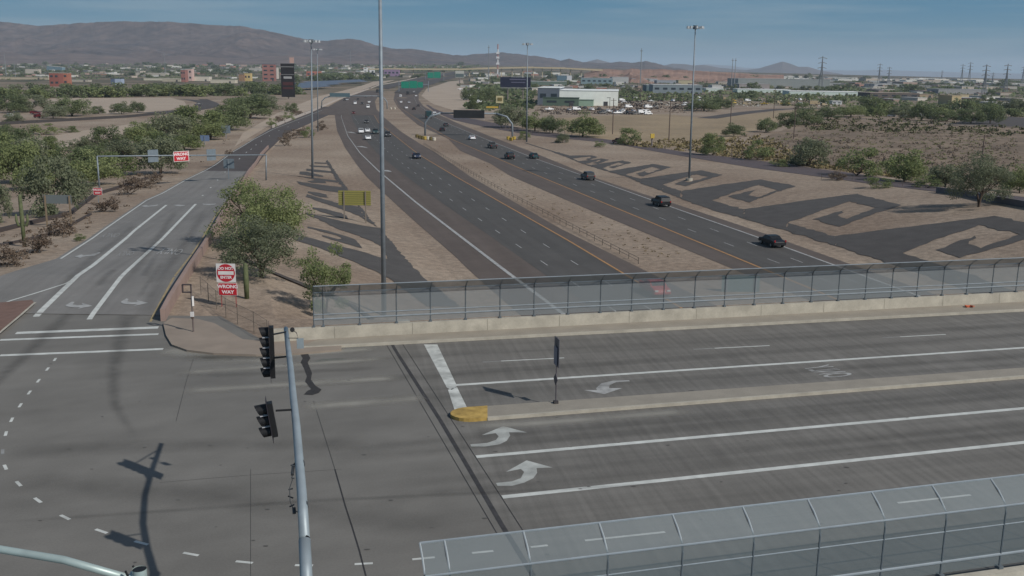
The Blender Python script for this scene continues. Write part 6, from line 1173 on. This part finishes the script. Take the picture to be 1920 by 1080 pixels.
spk('far_woodland', 1560, 1940, lambda x: 165, lambda x: 212, 700, 3., 7., LEAF[2]); spk('far_woodland', 885, 1000, lambda x: 150, lambda x: 208, 160, 3., 8, LEAF[2]); spk('yard_clutter', 1000, 1330, lambda x: 196, lambda x: 212, 240, 1.5, 3.5, mat('mixed_clutter', (.16, .12, .09), .9, noise=.6, scale=.3))
spk('yard_clutter', 1340, 1560, lambda x: 184, lambda x: 199, 260, 2, 4, mat('yard_clutter_tan', (.22, .19, .12), .9, noise=.7, scale=.3))
spk('yard_clutter', 880, 1340, lambda x: 160, lambda x: 186, 240, 2, 4.5, MATS['mixed_clutter'])
spk('yard_clutter', 1010, 1220, lambda x: 205, lambda x: 215, 300, 1.5, 3., mat('dark_clutter', (.04, .035, .035), .9, noise=.4, scale=.5)); spk('yard_clutter', 1150, 1340, lambda x: 176, lambda x: 206, 420, 2, 4.2, MATS['dark_clutter']); spk('yard_clutter', 1150, 1560, lambda x: 182, lambda x: 200, 190, 1.5, 2.6, mat('pale_clutter', (.5, .5, .46), .8))
spk('far_woodland', 1150, 1620, lambda x: 172, lambda x: 190, 500, 4, 8, LEAF[2]); spk('far_woodland', 880, 1000, lambda x: 160, lambda x: 205, 260, 5, 11, LEAF[2])
# ------------------------------------------------------------------ far freeway overpass
pts = [(690, 131), (760, 131), (860, 131.5), (930, 129), (1000, 128), (1060, 129.5), (1130, 133.5)]; Y0 = 2550.
P = [P_at(a, b_, Y0) for a, b_ in pts]; th = thing('freeway_overpass', 'long pale yellow freeway overpass crossing behind the bend', 'bridge', (P[0][0], P[0][1], Ts(P[0][0], P[0][1])))
mb = MB()
for a, b_ in zip(P[:-1], P[1:]): mb.add([lp(q, th) for q in (a, b_, b_ + np.array([0, 0, 4.4]), a + np.array([0, 0, 3.4]))] + [lp(q + np.array([0, 14, 0]), th) for q in (a, b_, b_ + np.array([0, 0, 4.4]), a + np.array([0, 0, 3.4]))], [(0, 1, 2, 3), (7, 6, 5, 4), (3, 2, 6, 7), (4, 5, 1, 0)])
mb.build('bridge_deck', mat('cream_concrete', (.46, .38, .25), .8), th)
for i in range(22):
    u = i / 21 * (len(P) - 1); j = min(int(u), len(P) - 2); q = P[j] + (P[j + 1] - P[j]) * (u - j) + np.array([0, 7, 0]); g = Ts(q[0], q[1]); MB().tube([lp((q[0], q[1], g - 1), th), lp(q, th)], 1.2, 8).build('pier', MATS['cream_concrete'], th)
# ------------------------------------------------------------------ masts, pylons, poles
def mast(px, pyb, pyt, label, r_=.5, name='radio_mast', cat='mast', cols=None, arms=0, grp=None):
    p = at(px, pyb); h = (pyb - pyt) * p[1] / FPX; th = thing(name, label, cat, p, 0, grp); mt = mat('mast_grey', (.25, .26, .27), .6, .3)
    if cols:
        for k in range(7): MB().tube([(0, 0, h * k / 7), (0, 0, h * (k + 1) / 7)], r_, 6).build('mast_section', cols[k % 2], th)
        for z in (.45, .62, .75): MB().box((0, 0, h * z), (r_ * 5, r_ * 3, r_ * 3)).build('antenna', cols[1], th)
    elif arms:
        for a in (-1, 1):
            for b_ in (-1, 1): MB().tube([(a * h * .06, b_ * h * .06, 0), (a * h * .018, b_ * h * .018, h * .55), (0, 0, h)], r_ * .5, 4).build('leg', mt, th)
        for k in range(arms): z = h * (.93 - .14 * k); MB().tube([(-h * .13, 0, z), (0, 0, z + h * .03), (h * .13, 0, z)], r_ * .45, 4).build('cross_arm', mt, th)
    else:
        MB().tube([(0, 0, 0), (0, 0, h)], [r_, r_ * .5], 6).build('mast_shaft', mt, th); MB().box((0, 0, h * .93), (r_ * 4, r_ * 1.5, r_ * 1.2)).build('antenna', mt, th)
    return th
mast(933, 149, 86, 'red and white banded radio mast behind the dark wide billboard', 1.4, cols=[mat('mast_red', (.38, .2, .18), .6), mat('mast_white', (.62, .62, .62), .6)])
mast(916, 150, 88, 'thin grey mast left of the red and white radio mast', 1.1); mast(1200.5, 156, 94, 'thin mast above the dirt mounds', 1.2); mast(12, 144, 101, 'thin pale mast at the far left edge', .9); mast(29, 144, 118, 'short thin mast right of the far left one', .6); mast(310, 138, 100, 'thin mast above the long low pale roofed building', .7)
mast(658, 136, 95, 'thin grey mast left of the white office block', .9)
for x, yb, yt, l in ((1371, 165, 112, 'left one of the close pair of slim power poles'), (1376.5, 165, 112, 'right one of the close pair of slim power poles')): mast(x, yb, yt, l, .8, 'power_pole', 'power pole')
for x, yb, yt, l in ((1538, 170, 108, 'tallest single power pylon right of the conical hill'), (1647, 160, 121, 'slim pylon leftmost of the right distance pylons'), (1665, 162, 127, 'short pylon right of the leftmost distant one'), (1802, 158, 122, 'wide armed pylon, left of the overlapping pair'), (1816, 158, 118, 'wide armed pylon, right of the overlapping pair'),
                    (1844, 180, 123, 'nearest large pylon over the beige tower block'), (1860, 160, 137, 'short pylon between two tall ones'), (1884, 176, 122, 'tall pylon near the right edge'), (1916, 160, 126, 'pylon at the right edge of the picture'), (1765, 152, 133, 'faint small pylon far beyond the others')): mast(x, yb, yt, l, 1.0, 'power_pylon', 'pylon', arms=3, grp='power pylons in the right distance')
WOOD = mat('wooden_pole', (.12, .09, .075), .9)
for x, yb, yt, l in ((1148.5, 252, 186, 'wooden pole in the dry field below the big white warehouse'), (1254, 265, 192, 'wooden pole in the dry field left of the right high mast light'), (1369, 240, 172, 'wooden pole beside the machinery yard road'), (1450, 222, 168, 'wooden pole right of the machinery yard road'), (1488, 260, 202, 'wooden pole among the creek line trees'), (1841, 300, 254, 'wooden pole above the lone mesquite')):
    p = at(x, yb); h = (yb - yt) * p[1] / FPX; th = thing('utility_pole', l, 'pole', p, 0, 'wooden poles beyond the frontage road'); MB().tube([(0, 0, 0), (0, 0, h)], [.2, .13], 7).build('pole_shaft', WOOD, th); MB().box((0, 0, h * .94), (2.2, .12, .12)).build('cross_arm', WOOD, th)
p = at(1143, 205); th = thing('parking_lot_light', 'dark lot light with a flat head at the right end of the white warehouse', 'light pole', p); h = 21 * p[1] / FPX; MB().tube([(0, 0, 0), (0, 0, h)], .15, 6).build('pole_shaft', DKP, th); MB().box((-.8, 0, h), (2.4, .8, .3)).build('lamp_head', DKP, th)
# ------------------------------------------------------------------ billboards and signs far off
def board(px, pyb, x0, x1, y0, y1, mt, label, name='billboard', cat='billboard', posts=1, extra=()):
    p = at(px, pyb); m_ = p[1] / FPX; th = thing(name, label, cat, p); X = lambda a: (a - px) * m_; Z_ = lambda a: (to_px(p)[1] - a) * m_
    for k in range(posts): xx = X(x0 + (x1 - x0) * (k + .5) / posts); MB().tube([(xx, 0, 0), (xx, 0, Z_((y0 + y1) / 2))], .5 * max(.5, m_ * 2), 8).build('post', mat('board_post', (.2, .17, .16), .7), th)
    MB().box(((X(x0) + X(x1)) / 2, -.5, (Z_(y0) + Z_(y1)) / 2), (X(x1) - X(x0), 1.2, Z_(y0) - Z_(y1))).build('board_face', mt, th)
    for (a, b_, c_, d_, m2, nm) in extra: MB().box(((X(a) + X(b_)) / 2, -1.2, (Z_(c_) + Z_(d_)) / 2), (X(b_) - X(a), .2, Z_(c_) - Z_(d_))).build(nm, m2, th)
    return th
NAVY = mat('navy_board', (.02, .022, .045), .5); PALE = mat('pale_board', (.42, .42, .38), .6); DK2 = mat('pylon_dark', (.02, .018, .02), .6); DR = mat('pylon_maroon', (.07, .025, .025), .6); GR2 = mat('pylon_grey', (.2, .2, .2), .6); PK = mat('pylon_pink', (.45, .3, .26), .6)
board(965, 190, 938, 994, 146.5, 164.5, NAVY, 'dark navy wide billboard standing over the trees by the car lot', posts=2, extra=((940, 991, 165, 166.5, GR2, 'catwalk'), (955, 985, 149.5, 151.5, mat('board_grey_line', (.12, .12, .18), .6), 'text_line'), (958, 984, 155, 156.5, MATS['board_grey_line'], 'text_line')))
board(861, 158, 854, 870, 134, 146, PALE, 'pale roadside billboard with a dark lower band above the bend', extra=((854.5, 869.5, 139, 145, mat('grey_band', (.09, .12, .12), .6), 'lower_band'),))
board(541, 186, 529, 553.5, 122, 182, DK2, 'dark billboard pylon with stacked panels and a pink crown', 'billboard_pylon', extra=((529.5, 553, 127, 128.5, GR2, 'panel_seam'), (529.5, 553, 141, 142, GR2, 'panel_seam'), (534, 549, 145, 149, mat('pylon_light', (.33, .33, .33), .6), 'panel_text'), (532, 551, 155, 161, DR, 'maroon_panel'), (532, 551, 164, 168, DR, 'maroon_panel'), (546, 554, 111, 121, PK, 'crown')))
board(934, 222, 930, 943, 181, 194, mat('cream_sign', (.5, .44, .26), .6), 'yellow framed square sign on a post above the mesquite row', 'pylon_sign', 'sign', extra=((933, 941, 184, 190, mat('olive_mark', (.16, .13, .05), .7), 'mark'), (912, 934, 200, 203, mat('machine_yellow', (.5, .33, .06), .6), 'yellow_boom')))
board(1222, 275, 1218.5, 1225.5, 251, 259, mat('warning_yellow', (.6, .42, .08), .5), 'small yellow warning sign beside the frontage road', 'warning_sign', 'road sign')
board(420, 139, 415, 425, 132, 137, PALE, 'tiny pale sign among the suburb trees', 'sign_board', 'sign')
# blue carport roofs
CB = mat('blue_solar_roof', (.085, .095, .125), .4, spec=.4)
for i, (x0, y0, x1, y1, l) in enumerate(((553, 168, 622, 163, 'long blue carport roof in front, right of the pylon'), (560, 163, 640, 158.5, 'long blue carport roof in the middle row'), (585, 158.5, 690, 153, 'long blue carport roof in the back row'))):
    a, b_ = at(x0, y0 + 3), at(x1, y1 + 3); th = thing('carport', l, 'carport', a, 0, 'blue solar carport roofs'); e = b_ - a; mb = MB()
    n_ = np.array([-e[1], e[0], 0]) / np.linalg.norm(e[:2]); mb.add([lp(q, th) for q in (a + np.array([0, 0, 3]), b_ + np.array([0, 0, 3]), b_ + n_ * 14 + np.array([0, 0, 6.2]), a + n_ * 14 + np.array([0, 0, 6.2]))] + [lp(q, th) for q in (a + np.array([0, 0, 2.7]), b_ + np.array([0, 0, 2.7]), b_ + n_ * 14 + np.array([0, 0, 5.9]), a + n_ * 14 + np.array([0, 0, 5.9]))], [(0, 1, 2, 3), (7, 6, 5, 4), (0, 4, 5, 1), (1, 5, 6, 2), (2, 6, 7, 3), (3, 7, 4, 0)]); mb.build('roof_panel', CB, th)
    for k in range(8): q = a + e * (k + .5) / 8 + n_ * 7; MB().tube([lp(q, th), lp(q + np.array([0, 0, 4.4]), th)], .2, 5).build('post', GALV, th)
# ------------------------------------------------------------------ desert air
hz_ = MB().box((2500, 13300, 207.5), (44000, 26900, 445)); o = hz_.build('haze', mat('haze_unused', (1, 1, 1)))
M = bpy.data.materials.new('haze'); M.use_nodes = True; t = M.node_tree; t.nodes.clear(); oo = N(t, 'ShaderNodeOutputMaterial'); v = N(t, 'ShaderNodeVolumePrincipled'); v.inputs['Color'].default_value = (.74, .86, 1, 1); v.inputs['Density'].default_value = 5.5e-5; v.inputs['Anisotropy'].default_value = 0
t.links.new(v.outputs[0], oo.inputs['Volume']); o.data.materials.clear(); o.data.materials.append(M); tag(o, None, None, None, 'stuff')

# things that look alike and share a label share a group too
seen = {}
for o in list(bpy.data.objects):
    if o.parent is None and o.get('label'):
        k = o['label']
        if k in seen: g = seen[k].get('group') or 'look-alike things in the distance'; seen[k]['group'] = g; o['group'] = g
        else: seen[k] = o
